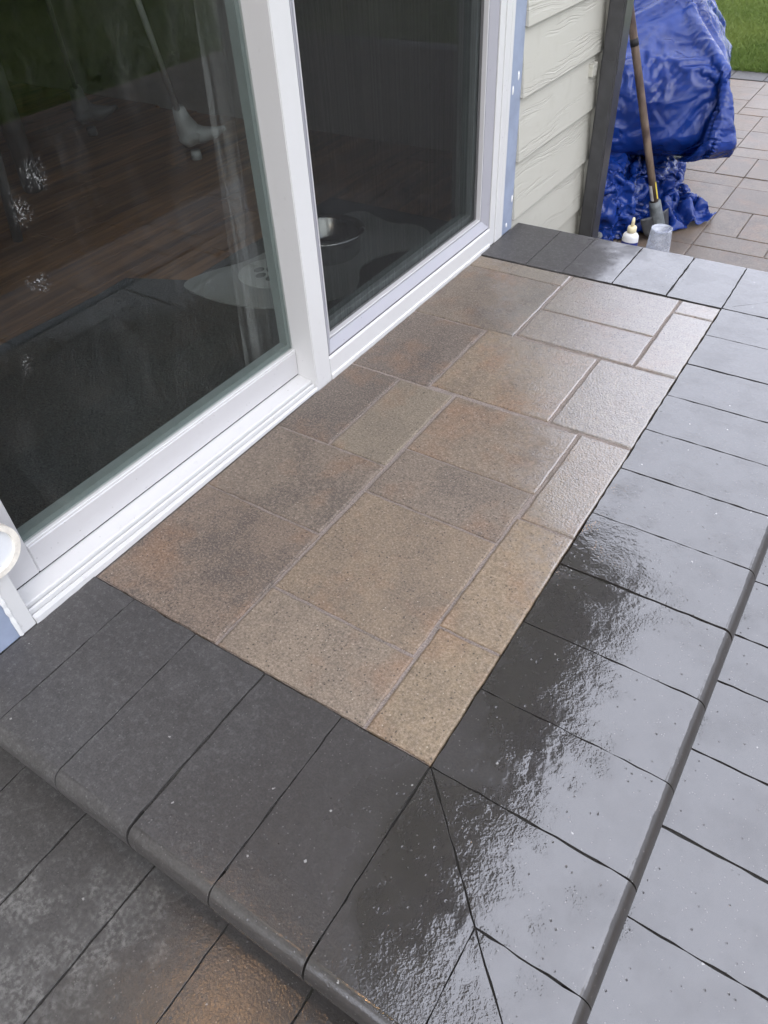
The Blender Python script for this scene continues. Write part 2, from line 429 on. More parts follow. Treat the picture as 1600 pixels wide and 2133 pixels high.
def make_rug():
    t = NT('charcoal_door_mat'); p = t.pos()
    n = t.noise(p, 230.0, 3.0, 0.7); b = t.noise(p, 9.0, 4.0)
    col = t.mix(t.mapr(n, 0.3, 0.7), (0.02, 0.023, 0.023, 1), (0.085, 0.092, 0.09, 1))
    col = t.mix(t.mapr(b, 0.4, 0.7, 0, 0.4), col, (0.05, 0.052, 0.05, 1))
    t.principled(Base_Color=col, Roughness=0.95, Normal=t.bump(n, 0.004))
    return t.m

def make_pet_mat():
    t = NT('grey_pet_mat'); p = t.pos(); X, Y, Z = t.sep(p)
    n = t.noise(p, 300.0, 2.0)
    col = t.mix(t.mapr(n, 0.3, 0.7), (0.21, 0.225, 0.215, 1), (0.29, 0.305, 0.295, 1))
    t.principled(Base_Color=col, Roughness=0.85, Normal=t.bump(n, 0.001))
    return t.m

def make_sheer():
    t = NT('sheer_curtain_fabric'); p = t.pos()
    tr = t.n('BsdfTransparent'); df = t.n('BsdfDiffuse'); df.inputs[0].default_value = (0.7, 0.7, 0.7, 1)
    f = t.mapr(t.noise(t.vmul(p, (1, 20.0, 0.4)), 2.0, 3.0), 0.38, 0.66, 0.03, 0.26)
    mx = t.n('MixShader'); t.l(f, mx.inputs[0]); t.l(tr.outputs[0], mx.inputs[1]); t.l(df.outputs[0], mx.inputs[2])
    t.l(mx.outputs[0], t.out.inputs['Surface'])
    return t.m

def make_cup():
    t = NT('frosted_cup_plastic'); p = t.pos()
    n = t.noise(p, 26.0, 3.0, 0.6)
    tr = t.n('BsdfTransparent'); tr.inputs[0].default_value = (0.9, 0.92, 0.95, 1)
    pr = t.n('BsdfPrincipled'); pr.inputs['Base Color'].default_value = (0.78, 0.80, 0.86, 1); pr.inputs['Roughness'].default_value = 0.3
    f = t.mapr(n, 0.35, 0.7, 0.16, 0.46)
    mx = t.n('MixShader'); t.l(f, mx.inputs[0]); t.l(tr.outputs[0], mx.inputs[1]); t.l(pr.outputs[0], mx.inputs[2])
    t.l(mx.outputs[0], t.out.inputs['Surface'])
    return t.m

def make_handle_wood():
    t = NT('worn_handle_wood'); p = t.pos(); Z = t.sep(p)[2]
    n = t.noise(t.vmul(p, (40, 40, 5)), 1.0, 4.0, 0.7); b = t.noise(t.vmul(p, (1, 1, 1)), 9.0, 3.0)
    col = t.mix(t.mapr(n, 0.3, 0.7), (0.08, 0.055, 0.042, 1), (0.22, 0.165, 0.12, 1))
    col = t.mix(t.mapr(b, 0.45, 0.62, 0, 0.85), col, (0.04, 0.022, 0.02, 1))
    t.principled(Base_Color=col, Roughness=0.6, Normal=t.bump(n, 0.001))
    return t.m

def make_sand(name, c0, c1):
    t = NT(name); p = t.pos()
    n = t.noise(p, 330.0, 3.0, 0.75); b = t.noise(p, 12.0, 3.0)
    col = t.mix(t.mapr(n, 0.3, 0.7), c0, c1)
    moss = t.mapr(b, 0.58, 0.72, 0, 0.5)
    col = t.mix(moss, col, (0.05, 0.055, 0.03, 1))
    t.principled(Base_Color=col, Roughness=0.95, Normal=t.bump(n, 0.003))
    return t.m

M = {}
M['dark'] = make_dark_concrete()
M['brown'] = make_brown_concrete('tan_paver_concrete', 0.15, 0.34, 0.58, 2.5, 0.10)
M['patio'] = make_brown_concrete('patio_paver_concrete', -0.75, -0.25, 0.05, 1.40, 0.28, 0.34)
M['siding'] = make_siding()
M['white'] = make_white_vinyl()
M['sash_white'] = make_white_vinyl('sash_vinyl', (0.53, 0.525, 0.525))
M['screen_grey'] = make_white_vinyl('screen_frame_grey', (0.34, 0.34, 0.37))
M['gasket'] = simple('grey_green_spacer', (0.24, 0.275, 0.265), 0.5)
M['black'] = simple('black_rubber_seal', (0.012, 0.012, 0.013), 0.7)
M['glass'] = make_glass()
M['screen'] = make_screen()
M['flash'] = simple('blue_flashing_membrane', (0.27, 0.315, 0.41), 0.45, var=0.12, scale=18.0, bump=0.0004, bscale=60)
M['caulk'] = simple('white_caulk', (0.72, 0.72, 0.70), 0.7, bump=0.001, bscale=120)
M['pipe'] = simple('charcoal_coated_metal', (0.045, 0.045, 0.047), 0.38, var=0.2, scale=25.0)
M['soffit'] = simple('soffit_board', (0.34, 0.35, 0.32), 0.7)
M['fascia'] = simple('charcoal_fascia', (0.05, 0.05, 0.052), 0.5)
M['roof'] = simple('roof_shingle', (0.07, 0.07, 0.07), 0.9, var=0.4, scale=60)
M['wallpaint'] = simple('interior_wall_paint', (0.30, 0.29, 0.27), 0.8)
M['ceilpaint'] = simple('ceiling_paint', (0.45, 0.45, 0.44), 0.9)
M['wood'] = make_wood_floor()
M['rug'] = make_rug()
M['petmat'] = make_pet_mat()
M['petprint'] = simple('pale_mat_print', (0.40, 0.42, 0.40), 0.85, bump=0.0005)
M['petpaw'] = simple('dark_mat_print', (0.10, 0.11, 0.105), 0.85, bump=0.0005)
M['steel'] = simple('stainless_steel', (0.60, 0.60, 0.60), 0.22, metal=1.0, var=0.05)
M['chairwhite'] = simple('white_coated_metal', (0.46, 0.48, 0.47), 0.35)
M['leg_ghost_grey'] = simple('grey_leg_and_ghost_metal', (0.12, 0.125, 0.125), 0.45)  # plain chair legs, and the leg that models a dim ghost reflection
M['sheer'] = make_sheer()
M['tarp'] = make_tarp()
M['handle'] = make_handle_wood()
M['socket'] = simple('weathered_grey_steel', (0.13, 0.145, 0.15), 0.5, var=0.35, scale=40.0, bump=0.0005)
M['blade'] = simple('dark_blade_steel', (0.05, 0.052, 0.055), 0.5, metal=0.3, var=0.3)
M['yellow'] = simple('yellow_sticker', (0.62, 0.50, 0.05), 0.5, var=0.25, scale=90)
M['sticker'] = simple('pale_sticker', (0.55, 0.54, 0.5), 0.5, var=0.2)
M['bottle'] = simple('white_bottle_plastic', (0.82, 0.82, 0.82), 0.3, var=0.03)
M['bluelabel'] = simple('blue_bottle_label', (0.022, 0.035, 0.22), 0.35)
M['cream'] = simple('cream_cap_plastic', (0.72, 0.64, 0.42), 0.4, var=0.05)
M['cup'] = make_cup()
M['stone'] = simple('grey_stone', (0.12, 0.125, 0.13), 0.45, var=0.3, scale=25, bump=0.002)
M['lid'] = simple('white_lid_plastic', (0.66, 0.68, 0.70), 0.4, var=0.03)
M['rimcream'] = simple('cream_rim_plastic', (0.74, 0.70, 0.62), 0.45, var=0.15, scale=80)
M['grass'] = make_grass('lawn_grass')
M['grass_blade'] = make_grass('grass_blade_green')
M['soil'] = simple('damp_soil', (0.035, 0.028, 0.02), 0.95, var=0.4, scale=40, bump=0.006)
M['joint'] = make_sand('polymeric_joint_sand', (0.14, 0.115, 0.10, 1), (0.40, 0.335, 0.295, 1))
M['darkjoint'] = make_sand('dark_joint_sand', (0.014, 0.013, 0.012, 1), (0.06, 0.056, 0.05, 1))
M['riser'] = simple('charcoal_wall_block', (0.045, 0.043, 0.042), 0.85, var=0.25, scale=35, bump=0.003, bscale=90)
M['added_fence'] = simple('added_fence_board', (0.10, 0.075, 0.055), 0.85, var=0.3, scale=20)
M['lampmetal'] = simple('black_lamp_metal', (0.02, 0.02, 0.02), 0.4)
t = NT('warm_bulb_glow'); e = t.n('Emission'); e.inputs[0].default_value = (1.0, 0.55, 0.24, 1); e.inputs[1].default_value = 40.0
t.l(e.outputs[0], t.out.inputs['Surface']); M['bulb'] = t.m
t = NT('dim_warm_bulb_glow'); e = t.n('Emission'); e.inputs[0].default_value = (1.0, 0.55, 0.26, 1); e.inputs[1].default_value = 18.0
t.l(e.outputs[0], t.out.inputs['Surface']); M['dimbulb'] = t.m

# ---------------------------------------------------------------- ground, lawn, patio
Z_TREAD, Z_PATIO = -0.155, -0.330
bm = bmesh.new(); bmesh.ops.create_grid(bm, x_segments=1, y_segments=1, size=150.0)
bmesh.ops.translate(bm, verts=bm.verts, vec=(0, 0, Z_PATIO - 0.045))
g = from_bm('ground', bm, M['soil']); tag(g, kind='structure')

def paver_poly(bm, pts, ztop, thick, cham, nose=(), r_top=0.03, r_bot=0.018, jit=0.0, tilt=(0, 0), rng=random):
    """one paver: polygon prism, small chamfer on its top edges, bullnose on edges listed in nose"""
    n = len(pts)
    ring = []; nose_pairs = []
    for i in range(n):
        a = Vector((*pts[i], 0)); b = Vector((*pts[(i + 1) % n], 0))
        ring.append(a)
        if i in nose:
            nose_pairs.append((len(ring) - 1, len(ring)))
        elif jit > 0:
            L = (b - a).length; k = max(1, int(L / 0.018)); nn = Vector((-(b - a).y, (b - a).x, 0)).normalized()
            for j in range(1, k):
                ring.append(a.lerp(b, j / k) + nn * rng.uniform(-jit, jit))
    N = len(ring)
    c = sum(ring, Vector()) / N
    zt = lambda p: ztop + (p.x - c.x) * tilt[0] + (p.y - c.y) * tilt[1]
    top = [bm.verts.new((p.x, p.y, zt(p))) for p in ring]
    bot = [bm.verts.new((p.x, p.y, ztop - thick)) for p in ring]
    ft = bm.faces.new(top); bm.faces.new(bot[::-1])
    for i in range(N):
        bm.faces.new((top[i], bot[i], bot[(i + 1) % N], top[(i + 1) % N]))
    bm.normal_update()
    if ft.normal.z < 0:
        bmesh.ops.reverse_faces(bm, faces=bm.faces)
        bm.normal_update()
    if nose_pairs:
        et, eb = [], []
        for a, b in nose_pairs:
            et.append(bm.edges.get((top[a % N], top[b % N]))); eb.append(bm.edges.get((bot[a % N], bot[b % N])))
        bmesh.ops.bevel(bm, geom=et, offset=r_top, segments=14, profile=0.5, affect='EDGES', clamp_overlap=False)
        eb = [e for e in eb if e and e.is_valid]
        bmesh.ops.bevel(bm, geom=eb, offset=r_bot, segments=4, profile=0.5, affect='EDGES', clamp_overlap=False)
    bm.normal_update()
    es = []
    for e in bm.edges:
        if len(e.link_faces) == 2 and min(v.co.z for v in e.verts) > ztop - 0.026:
            f0, f1 = e.link_faces
            if f0.normal.angle(f1.normal, 0) > math.radians(50) and max(f0.normal.z, f1.normal.z) > 0.3 and min(f0.normal.z, f1.normal.z) < 0.3:
                es.append(e)
    if cham > 0 and es:
        bmesh.ops.bevel(bm, geom=es, offset=cham, segments=2 if cham > 0.002 else 1, profile=0.5, affect='EDGES', clamp_overlap=True)
    return bm

def smooth_nose(o):
    """round the nose smoothly, keep the flat top flat"""
    me = o.data
    for p in me.polygons: p.use_smooth = True
    bm_ = bmesh.new(); bm_.from_mesh(me)
    for e in bm_.edges:
        fl = any(f.normal.z > 0.9999 for f in e.link_faces)
        e.smooth = (not fl) and len(e.link_faces) == 2 and e.calc_face_angle(0) < math.radians(40)
    bm_.to_mesh(me); bm_.free()

def smooth_by_angle(o, ang=35):
    me = o.data
    for p in me.polygons: p.use_smooth = True
    bm_ = bmesh.new(); bm_.from_mesh(me)
    for e in bm_.edges:
        if len(e.link_faces) == 2:
            e.smooth = e.calc_face_angle(0) < math.radians(ang)
    bm_.to_mesh(me); bm_.free()

def rect(x0, x1, y0, y1, gap):
    g_ = gap / 2
    return [(x0 + g_, y0 + g_), (x1 - g_, y0 + g_), (x1 - g_, y1 - g_), (x0 + g_, y1 - g_)]

# patio: joint bed plus pavers on a 0.137 m module
U = 0.137
PX0, PY0 = -0.33 - 14 * U, 2.641 - 34 * U
NXC, NYC = 40, 52
patio = empty('patio', (0.5, 1.5, Z_PATIO), kind='structure')
PY_END = 5.14
PX_END = 3.05
box('joint_sand', PX0, PX_END, PY0, PY_END + .2, Z_PATIO - 0.04, Z_PATIO - 0.006, M['joint'], patio)
grid = {}
fixed = [  # (col, row, w, h) cells seen behind the step; col 0 starts at x=-0.33, row 0 at y=2.641
    (0, -1, 3, 1), (0, 0, 2, 1), (0, 1, 1, 2), (1, 1, 2, 2), (0, 3, 2, 2), (0, 5, 2, 1), (0, 6, 2, 2), (-2, -1, 2, 1), (-2, 0, 2, 2), (-2, 2, 2, 1),
    (-2, 3, 2, 2), (-2, 5, 2, 1), (-1, 6, 1, 2), (-3, 6, 2, 2), (-1, 8, 2, 1), (-1, 9, 2, 2), (-3, 8, 2, 2), (-3, 10, 2, 1), (-1, 11, 1, 2), (-3, 11, 2, 2),
    (-2, 13, 2, 1), (-2, 14, 2, 2), (0, 11, 2, 2), (0, 13, 2, 1), (-2, 16, 2, 2), (0, 14, 2, 2), (2, 3, 2, 2), (2, 0, 2, 1)]
pieces = []
def put(c, r, w, h):
    for i in range(w):
        for j in range(h): grid[(c + i, r + j)] = 1
    pieces.append((c, r, w, h))
for f_ in fixed: put(*f_)
rng = random.Random(11)
C0, R0 = -14, -34
ncx = int((PX_END - PX0) / U); ncy = int((PY_END - PY0) / U + 0.35)
for r in range(R0, R0 + ncy):
    for c in range(C0, C0 + ncx):
        if (c, r) in grid: continue
        opts = [(2, 2), (2, 1), (3, 2), (2, 2), (1, 2), (1, 1)]
        rng.shuffle(opts)
        opts.sort(key=lambda s: s == (1, 1))
        for w, h in opts:
            if c + w <= C0 + ncx and r + h <= R0 + ncy and all((c + i, r + j) not in grid for i in range(w) for j in range(h)):
                put(c, r, w, h); break
TINTS = [(0.155, 0.125, 0.10), (0.17, 0.145, 0.125), (0.135, 0.112, 0.095), (0.18, 0.15, 0.125), (0.15, 0.115, 0.085)]
joined = bmesh.new()
for (c, r, w, h) in pieces:
    x0 = -0.33 + c * U; y0 = 2.641 + r * U; x1 = x0 + w * U; y1 = y0 + h * U
    y1 = min(y1, PY_END - 0.002)
    if y1 - y0 < 0.03: continue
    if x1 < 0.60 and x1 > -2.1 and y0 < 2.06 and y1 > -0.62 and x1 < 0.60: 
        if x0 > -0.75: continue          # under the steps
    if x1 < -0.72 and y0 < 2.42: continue    # under the house
    near = y0 > 1.95 and x1 < 0.65 and x0 > -1.05
    ztop = Z_PATIO + rng.uniform(-0.0012, 0.0012)
    if near:
        bm = bmesh.new()
        paver_poly(bm, rect(x0, x1, y0, y1, 0.004), ztop, 0.035, 0.003, tilt=(rng.uniform(-.004, .004), rng.uniform(-.004, .004)), rng=rng)
        o = from_bm('paver', bm, M['patio'], patio)
        tc = rng.choice(TINTS); o.color = (tc[0] * 1.08, tc[1] * 1.02, tc[2] * .93, rng.uniform(0.1, 0.9))
    else:
        add_box(joined, x0 + .002, x1 - .002, y0 + .002, y1 - .002, Z_PATIO - 0.03, ztop)
o = from_bm('paver_field', joined, M['patio'], patio); o.color = (0.155, 0.128, 0.105, 0.6); o['kind'] = 'stuff'
# charcoal edge course at the lawn
x = -2.27
while x < 3.0:
    bm = bmesh.new(); w = 0.205
    paver_poly(bm, rect(x, x + w, PY_END, PY_END + 0.2, 0.004), Z_PATIO + 0.001, 0.035, 0.003, rng=rng)
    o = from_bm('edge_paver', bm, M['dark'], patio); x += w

# lawn
bm = bmesh.new()
def quad(bm, x0, x1, y0, y1, z):
    v = [bm.verts.new(p) for p in ((x0, y0, z), (x1, y0, z), (x1, y1, z), (x0, y1, z))]
    bm.faces.new(v)
quad(bm, -60, 60, PY_END + 0.2, 60, Z_PATIO - 0.012)
quad(bm, PX_END, 60, -60, PY_END + 0.2, Z_PATIO - 0.012)
lawn = from_bm('lawn', bm, M['grass'], None, origin=(0, 8, Z_PATIO)); tag(lawn, kind='structure')
rg = random.Random(3)
vs_, fs_ = [], []
def blade(x, y, hmax):
    h = rg.uniform(0.5, 1.0) * hmax; a = rg.uniform(0, 6.283); w = rg.uniform(0.0025, 0.0045)
    lx, ly = rg.gauss(0, 0.5) * h, rg.gauss(0, 0.5) * h
    i = len(vs_); z = Z_PATIO - 0.012
    vs_.extend([(x - w * math.cos(a), y - w * math.sin(a), z), (x + w * math.cos(a), y + w * math.sin(a), z), (x + lx * .4, y + ly * .4, z + h * .6), (x + lx, y + ly, z + h)])
    fs_.append((i, i + 1, i + 2)); fs_.append((i + 1, i + 3, i + 2))
for _ in range(52000):
    y = PY_END + 0.185 + 3.9 * rg.random() ** 1.3
    x = -0.55 - (y - 5) * 0.22 + rg.uniform(-0.75, 0.75)
    blade(x, y, 0.05)
for _ in range(14000):
    blade(PX_END + 0.01 + 4.0 * rg.random() ** 1.5, rg.uniform(0.8, 6.5), 0.06)
me = bpy.data.meshes.new('grass'); me.from_pydata(vs_, [], fs_); me.materials.append(M['grass_blade'])
gr = bpy.data.objects.new('grass', me); COL.objects.link(gr)
tag(gr, 'short green grass of the lawn beyond the patio', 'grass', kind='stuff')

# ---------------------------------------------------------------- entry steps
steps = empty('entry_steps', (-0.2, 0.75, Z_PATIO), 'two-tier paver step below sliding door, tan slabs framed by charcoal bullnose pavers', 'steps')
WX = -0.7175           # face of the door frame
P = 0.1523
# core and bedding
box('step_core', WX + .003, 0.245, -0.245, 1.765, Z_PATIO - .03, -0.062, M['darkjoint'], steps)
box('lower_step_core', WX + .003, 0.55, -0.55, 2.06, Z_PATIO - .035, Z_TREAD - 0.062, M['darkjoint'], steps)
box('joint_sand', WX + .002, -0.004, 0.002, 1.520, -0.0615, -0.0034, M['joint'], steps)

for (a_, b_, c_, d_, zt) in ((0.0005, 0.266, -0.266, 1.79, 0.0), (WX + .002, -0.0005, -0.266, -0.0005, 0.0), (WX + .002, -0.0005, 1.5225, 1.775, 0.0)):
    box('joint_sand', a_, b_, c_, d_, -0.0618, -0.0035, M['darkjoint'], steps)
for (a_, b_, c_, d_) in ((0.2475, 0.572, -0.572, 2.05), (WX + .002, 0.2470, -0.572, -0.2475), (WX + .002, 0.2470, 1.768, 2.05)):
    box('joint_sand', a_, b_, c_, d_, Z_TREAD - 0.0616, Z_TREAD - 0.0035, M['darkjoint'], steps)
rng = random.Random(5)
brown = [  # x0, x1, y0, y1, tint, dark cloud amount
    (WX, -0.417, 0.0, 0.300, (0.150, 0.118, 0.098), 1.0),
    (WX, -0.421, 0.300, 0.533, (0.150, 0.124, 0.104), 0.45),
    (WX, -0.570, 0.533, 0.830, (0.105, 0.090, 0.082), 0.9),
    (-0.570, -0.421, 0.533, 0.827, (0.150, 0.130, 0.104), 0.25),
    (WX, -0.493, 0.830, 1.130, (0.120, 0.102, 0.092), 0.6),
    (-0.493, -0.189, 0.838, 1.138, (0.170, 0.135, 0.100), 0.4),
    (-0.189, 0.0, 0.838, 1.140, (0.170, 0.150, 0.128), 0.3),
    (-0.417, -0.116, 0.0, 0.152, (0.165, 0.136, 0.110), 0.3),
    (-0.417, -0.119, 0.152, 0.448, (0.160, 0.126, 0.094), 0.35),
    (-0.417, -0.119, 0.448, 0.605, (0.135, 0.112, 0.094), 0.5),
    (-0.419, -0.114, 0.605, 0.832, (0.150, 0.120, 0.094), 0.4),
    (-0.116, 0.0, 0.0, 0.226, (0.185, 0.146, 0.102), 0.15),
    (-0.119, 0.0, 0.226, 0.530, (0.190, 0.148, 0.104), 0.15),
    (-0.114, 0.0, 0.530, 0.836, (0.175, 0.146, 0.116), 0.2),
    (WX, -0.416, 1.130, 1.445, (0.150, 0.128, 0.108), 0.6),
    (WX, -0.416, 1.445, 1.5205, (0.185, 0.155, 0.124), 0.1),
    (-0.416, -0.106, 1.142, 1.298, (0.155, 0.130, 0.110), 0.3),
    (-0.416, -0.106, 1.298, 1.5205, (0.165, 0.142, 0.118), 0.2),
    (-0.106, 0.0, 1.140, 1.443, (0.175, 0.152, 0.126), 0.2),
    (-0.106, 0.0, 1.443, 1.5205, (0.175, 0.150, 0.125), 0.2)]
for (x0, x1, y0, y1, tc, dk) in brown:
    bm = bmesh.new()
    pts = rect(x0, x1, y0, y1, 0.0045)
    ra = 0.0030 if x1 < -0.05 else 0.0018; la = 0.0022 if x0 > WX else 0.0
    pts = [(x0 + la, pts[0][1]), (x1 - ra, pts[1][1]), (x1 - ra, pts[2][1]), (x0 + la, pts[3][1])]
    if x0 == WX: pts[0] = (WX + .0035, pts[0][1]); pts[3] = (WX + .0035, pts[3][1])
    paver_poly(bm, pts, rng.uniform(-0.0010, 0.0008), 0.055, 0.0044, jit=0.0010, tilt=(rng.uniform(-.004, .004), rng.uniform(-.003, .003)), rng=rng)
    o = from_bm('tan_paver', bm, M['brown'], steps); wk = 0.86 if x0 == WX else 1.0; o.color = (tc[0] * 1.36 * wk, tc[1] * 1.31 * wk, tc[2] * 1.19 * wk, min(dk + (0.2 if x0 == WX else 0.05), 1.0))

def nose_piece(pts, nose, ztop, gap, rng, name='bullnose_paver'):
    """shrink the polygon by the joint gap except along the nose edges"""
    n = len(pts); out = []
    P2 = [Vector(p) for p in pts]
    area = sum(P2[i].x * P2[(i + 1) % n].y - P2[(i + 1) % n].x * P2[i].y for i in range(n))
    if area < 0:
        P2 = P2[::-1]; nose = tuple((n - 2 - k) % n for k in nose)
    lines = []
    for i in range(n):
        a, b = P2[i], P2[(i + 1) % n]; d = (b - a).normalized(); nrm = Vector((-d.y, d.x))
        lines.append((a + nrm * (0.0 if i in nose else gap / 2), d))
    for i in range(n):
        (p, d), (q, e_) = lines[i - 1], lines[i]
        den = d.x * e_.y - d.y * e_.x
        tt = ((q - p).x * e_.y - (q - p).y * e_.x) / den
        out.append(tuple(p + d * tt))
    bm = bmesh.new()
    paver_poly(bm, out, ztop + rng.uniform(-0.0008, 0.0008), 0.060, 0.0010, nose=nose, jit=0.0012, tilt=(0, 0), rng=rng)
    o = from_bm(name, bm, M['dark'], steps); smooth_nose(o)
    return o

E = 0.306
YF = 1.5225             # far edge of the tan field
GAPS = [0.0012, 0.0020, 0.0010, 0.0028]
gp = lambda: rng.choice(GAPS)
def row(pos, make, z, gaps):
    for k in range(len(pos) - 1):
        a, b = pos[k] + gaps[k % len(gaps)] / 2, pos[k + 1] - gaps[(k + 1) % len(gaps)] / 2
        pts_, nz_ = make(a, b)
        nose_piece(pts_, nz_, z, 0.0006, rng)
# right side, along the house direction
ys = [0.0, 0.1535, 0.307, 0.4595, 0.613, 0.767, 0.918, 1.065, 1.2145, 1.3685, YF]
row(ys, lambda a, b: ([(0.001, a), (E, a), (E, b), (0.001, b)], (1,)), 0.0, [.0034, .0012, .0014, .0030, .0012, .0036, .0013, .0022, .0034, .0034])
# near side
xs = [WX + .0006, -0.611, -0.461, -0.308, -0.156, 0.0]
row(xs, lambda a, b: ([(a, -E), (b, -E), (b, -0.001), (a, -0.001)], (0,)), 0.0, [.0005, .0022, .0018, .0042, .0024, .0040])
# far side
xf = [WX + .0008, -0.568, -0.452, -0.302, -0.148, 0.0]
YE = YF + 0.283
row(xf, lambda a, b: ([(a, YF + .001), (b, YF + .001), (b, YE), (a, YE)], (2,)), 0.0, [.0005, .0014, .0014, .0030, .0034, .0034])
# corner pieces, near and far
h = E / 2
for sgn, yb in ((-1, 0.0), (1, YF)):
    D = E if sgn < 0 else (YE - YF)
    f_ = lambda x, y: (x, yb + sgn * y)
    nose_piece([f_(0, 0), f_(h, D / 2), f_(h, D), f_(0, D)], (2,), 0.0, 0.002, rng)
    nose_piece([f_(0, 0), f_(E, 0), f_(E, D / 2), f_(h, D / 2)], (1,), 0.0, 0.0018, rng)
    nose_piece([f_(h, D / 2), f_(E, D), f_(h, D)], (1,), 0.0, 0.0022, rng)
    nose_piece([f_(h, D / 2), f_(E, D / 2), f_(E, D)], (1,), 0.0, 0.0022, rng)
# lower tread
E2 = 0.612
yt = [-0.285, -0.132, 0.020, 0.172, 0.324, 0.479, 0.597, 0.751, 0.904, 1.057, 1.21, 1.363, 1.516, 1.669, 1.79]
row(yt, lambda a, b: ([(0.247, a), (E2, a), (E2, b), (0.247, b)], (1,)), Z_TREAD, [.0030, .0014, .0018, .0042, .0016, .0026, .0036])
xt = [WX + .0008, -0.629, -0.475, -0.319, -0.167, -0.014, 0.139, 0.247]
row(xt, lambda a, b: ([(a, -E2), (b, -E2), (b, -0.247), (a, -0.247)], (0,)), Z_TREAD, [.0010, .0016, .0026, .0034, .0020, .0030])
row(xt, lambda a, b: ([(a, 1.767), (b, 1.767), (b, 2.09), (a, 2.09)], (2,)), Z_TREAD, [.0018, .0030])
nose_piece([(0.247, -E2), (E2, -E2), (E2, -0.285), (0.247, -0.285)], (0, 1), Z_TREAD, 0.002, rng)
nose_piece([(0.247, 1.79), (E2, 1.79), (E2, 2.09), (0.247, 2.09)], (1, 2), Z_TREAD, 0.002, rng)
# riser blocks below each nose
def riser(x0, x1, y0, y1, z0, z1):
    o = box('riser_block', x0, x1, y0, y1, z0, z1, M['riser'], steps, bev=0.004); return o
for i in range(7):
    a = -0.245 + i * 0.287
    riser(0.246, 0.268, a + .002, a + .285, Z_TREAD + .0005, -0.0605)
for i in range(4):
    a = WX + .006 + i * 0.246
    riser(a + .002, a + .244, -0.268, -0.246, Z_TREAD + .0005, -0.0605)
    riser(a + .002, a + .244, 1.766, 1.782, Z_TREAD + .0005, -0.0605)
for i in range(9):
    a = -0.55 + i * 0.290
    riser(0.551, 0.575, a + .002, a + .288, Z_PATIO - .002, Z_TREAD - 0.0605)
for i in range(5):
    a = WX + .006 + i * 0.258
    riser(a + .002, a + .256, -0.575, -0.551, Z_PATIO - .002, Z_TREAD - 0.0605)
    riser(a + .002, a + .256, 2.061, 2.078, Z_PATIO - .002, Z_TREAD - 0.0605)

# ---------------------------------------------------------------- house
house = empty('house', (-3.0, 0.0, Z_PATIO), 'pale green lap sided house wall with dark eave above the sliding door', 'house')
CY = 2.405                      # house corner
DY0, DY1, DZ1 = -0.158, 1.667, 2.06   # door opening
SX = -0.745                     # sheathing face
box('wall', -0.90, SX, -4.0, DY0 - .001, Z_PATIO - .04, 2.5, M['soffit'], house)
box('wall', -0.90, SX, DY1 + .001, CY - .012, Z_PATIO - .04, 2.5, M['soffit'], house)
box('wall', -0.90, SX, DY0, DY1, DZ1 + .001, 2.5, M['soffit'], house)
box('side_wall', -7.0, -0.902, CY - .16, CY - .012, Z_PATIO - .04, 2.5, M['siding'], house)
def board(y0, y1, zb, expo=0.176, lap=0.02):
    zt = zb + expo + lap
    bm = bmesh.new()
    prof = [(-0.7135, zb), (-0.7205, zt), (SX - .002, zt), (SX - .002, zb + .001)]
    prof = [(-0.7125, zb), (-0.7280, zt), (-0.7365, zt), (-0.7220, zb + .001)]
    add_strip_profile(bm, prof, y0, y1)
    return from_bm('siding_board', bm, M['siding'], house)
for k in range(-1, 16):
    zb = -0.151 + 0.176 * k
    if zb + .176 > 2.48: break
    board(1.7455, CY - .004, zb)
    board(-4.0, -0.236, zb)
    if zb > DZ1 + .05: board(-0.232, 1.742, zb)
# thin corner strips where each board ends
for k in range(-1, 15):
    zb = -0.151 + 0.176 * k
    bm = bmesh.new()
    add_box(bm, -0.7285, -0.7095, CY - .034, CY - .0035, zb + .003, zb + .1755)
    add_box(bm, -0.7600, -0.7286, CY - .0065, CY - .0035, zb + .003, zb + .1755)
    from_bm('corner_cap', bm, M['siding'], house)
# eave: soffit, fascia, gutter, roof
EX, EYE_END = -0.31, 2.85
box('soffit', EX - .02, -0.70, -4.0, 2.98, 2.50, 2.515, M['soffit'], house)
box('soffit', -7.0, -0.70, -4.0, 2.98, 2.5155, 2.53, M['soffit'], house)
box('fascia', EX - .02, EX, -4.0, 3.0, 2.44, 2.66, M['fascia'], house)
box('gable_fascia', -7.0, EX - .021, 2.981, 3.0, 2.44, 2.66, M['fascia'], house)
bm = bmesh.new()
gprof = [(EX + .001, 2.62), (EX + .001, 2.52), (EX + .075, 2.515), (EX + .105, 2.56), (EX + .115, 2.63), (EX + .109, 2.63), (EX + .098, 2.562), (EX + .07, 2.521), (EX + .007, 2.526), (EX + .007, 2.62)]
add_strip_profile(bm, gprof, -4.0, 3.0)
from_bm('gutter', bm, M['fascia'], house)
bm = bmesh.new()
rp = [(EX + .04, 2.665), (-4.5, 4.3), (-4.5, 4.36), (EX + .04, 2.70)]
add_strip_profile(bm, rp, -4.0, 3.02)
from_bm('roof', bm, M['roof'], house)
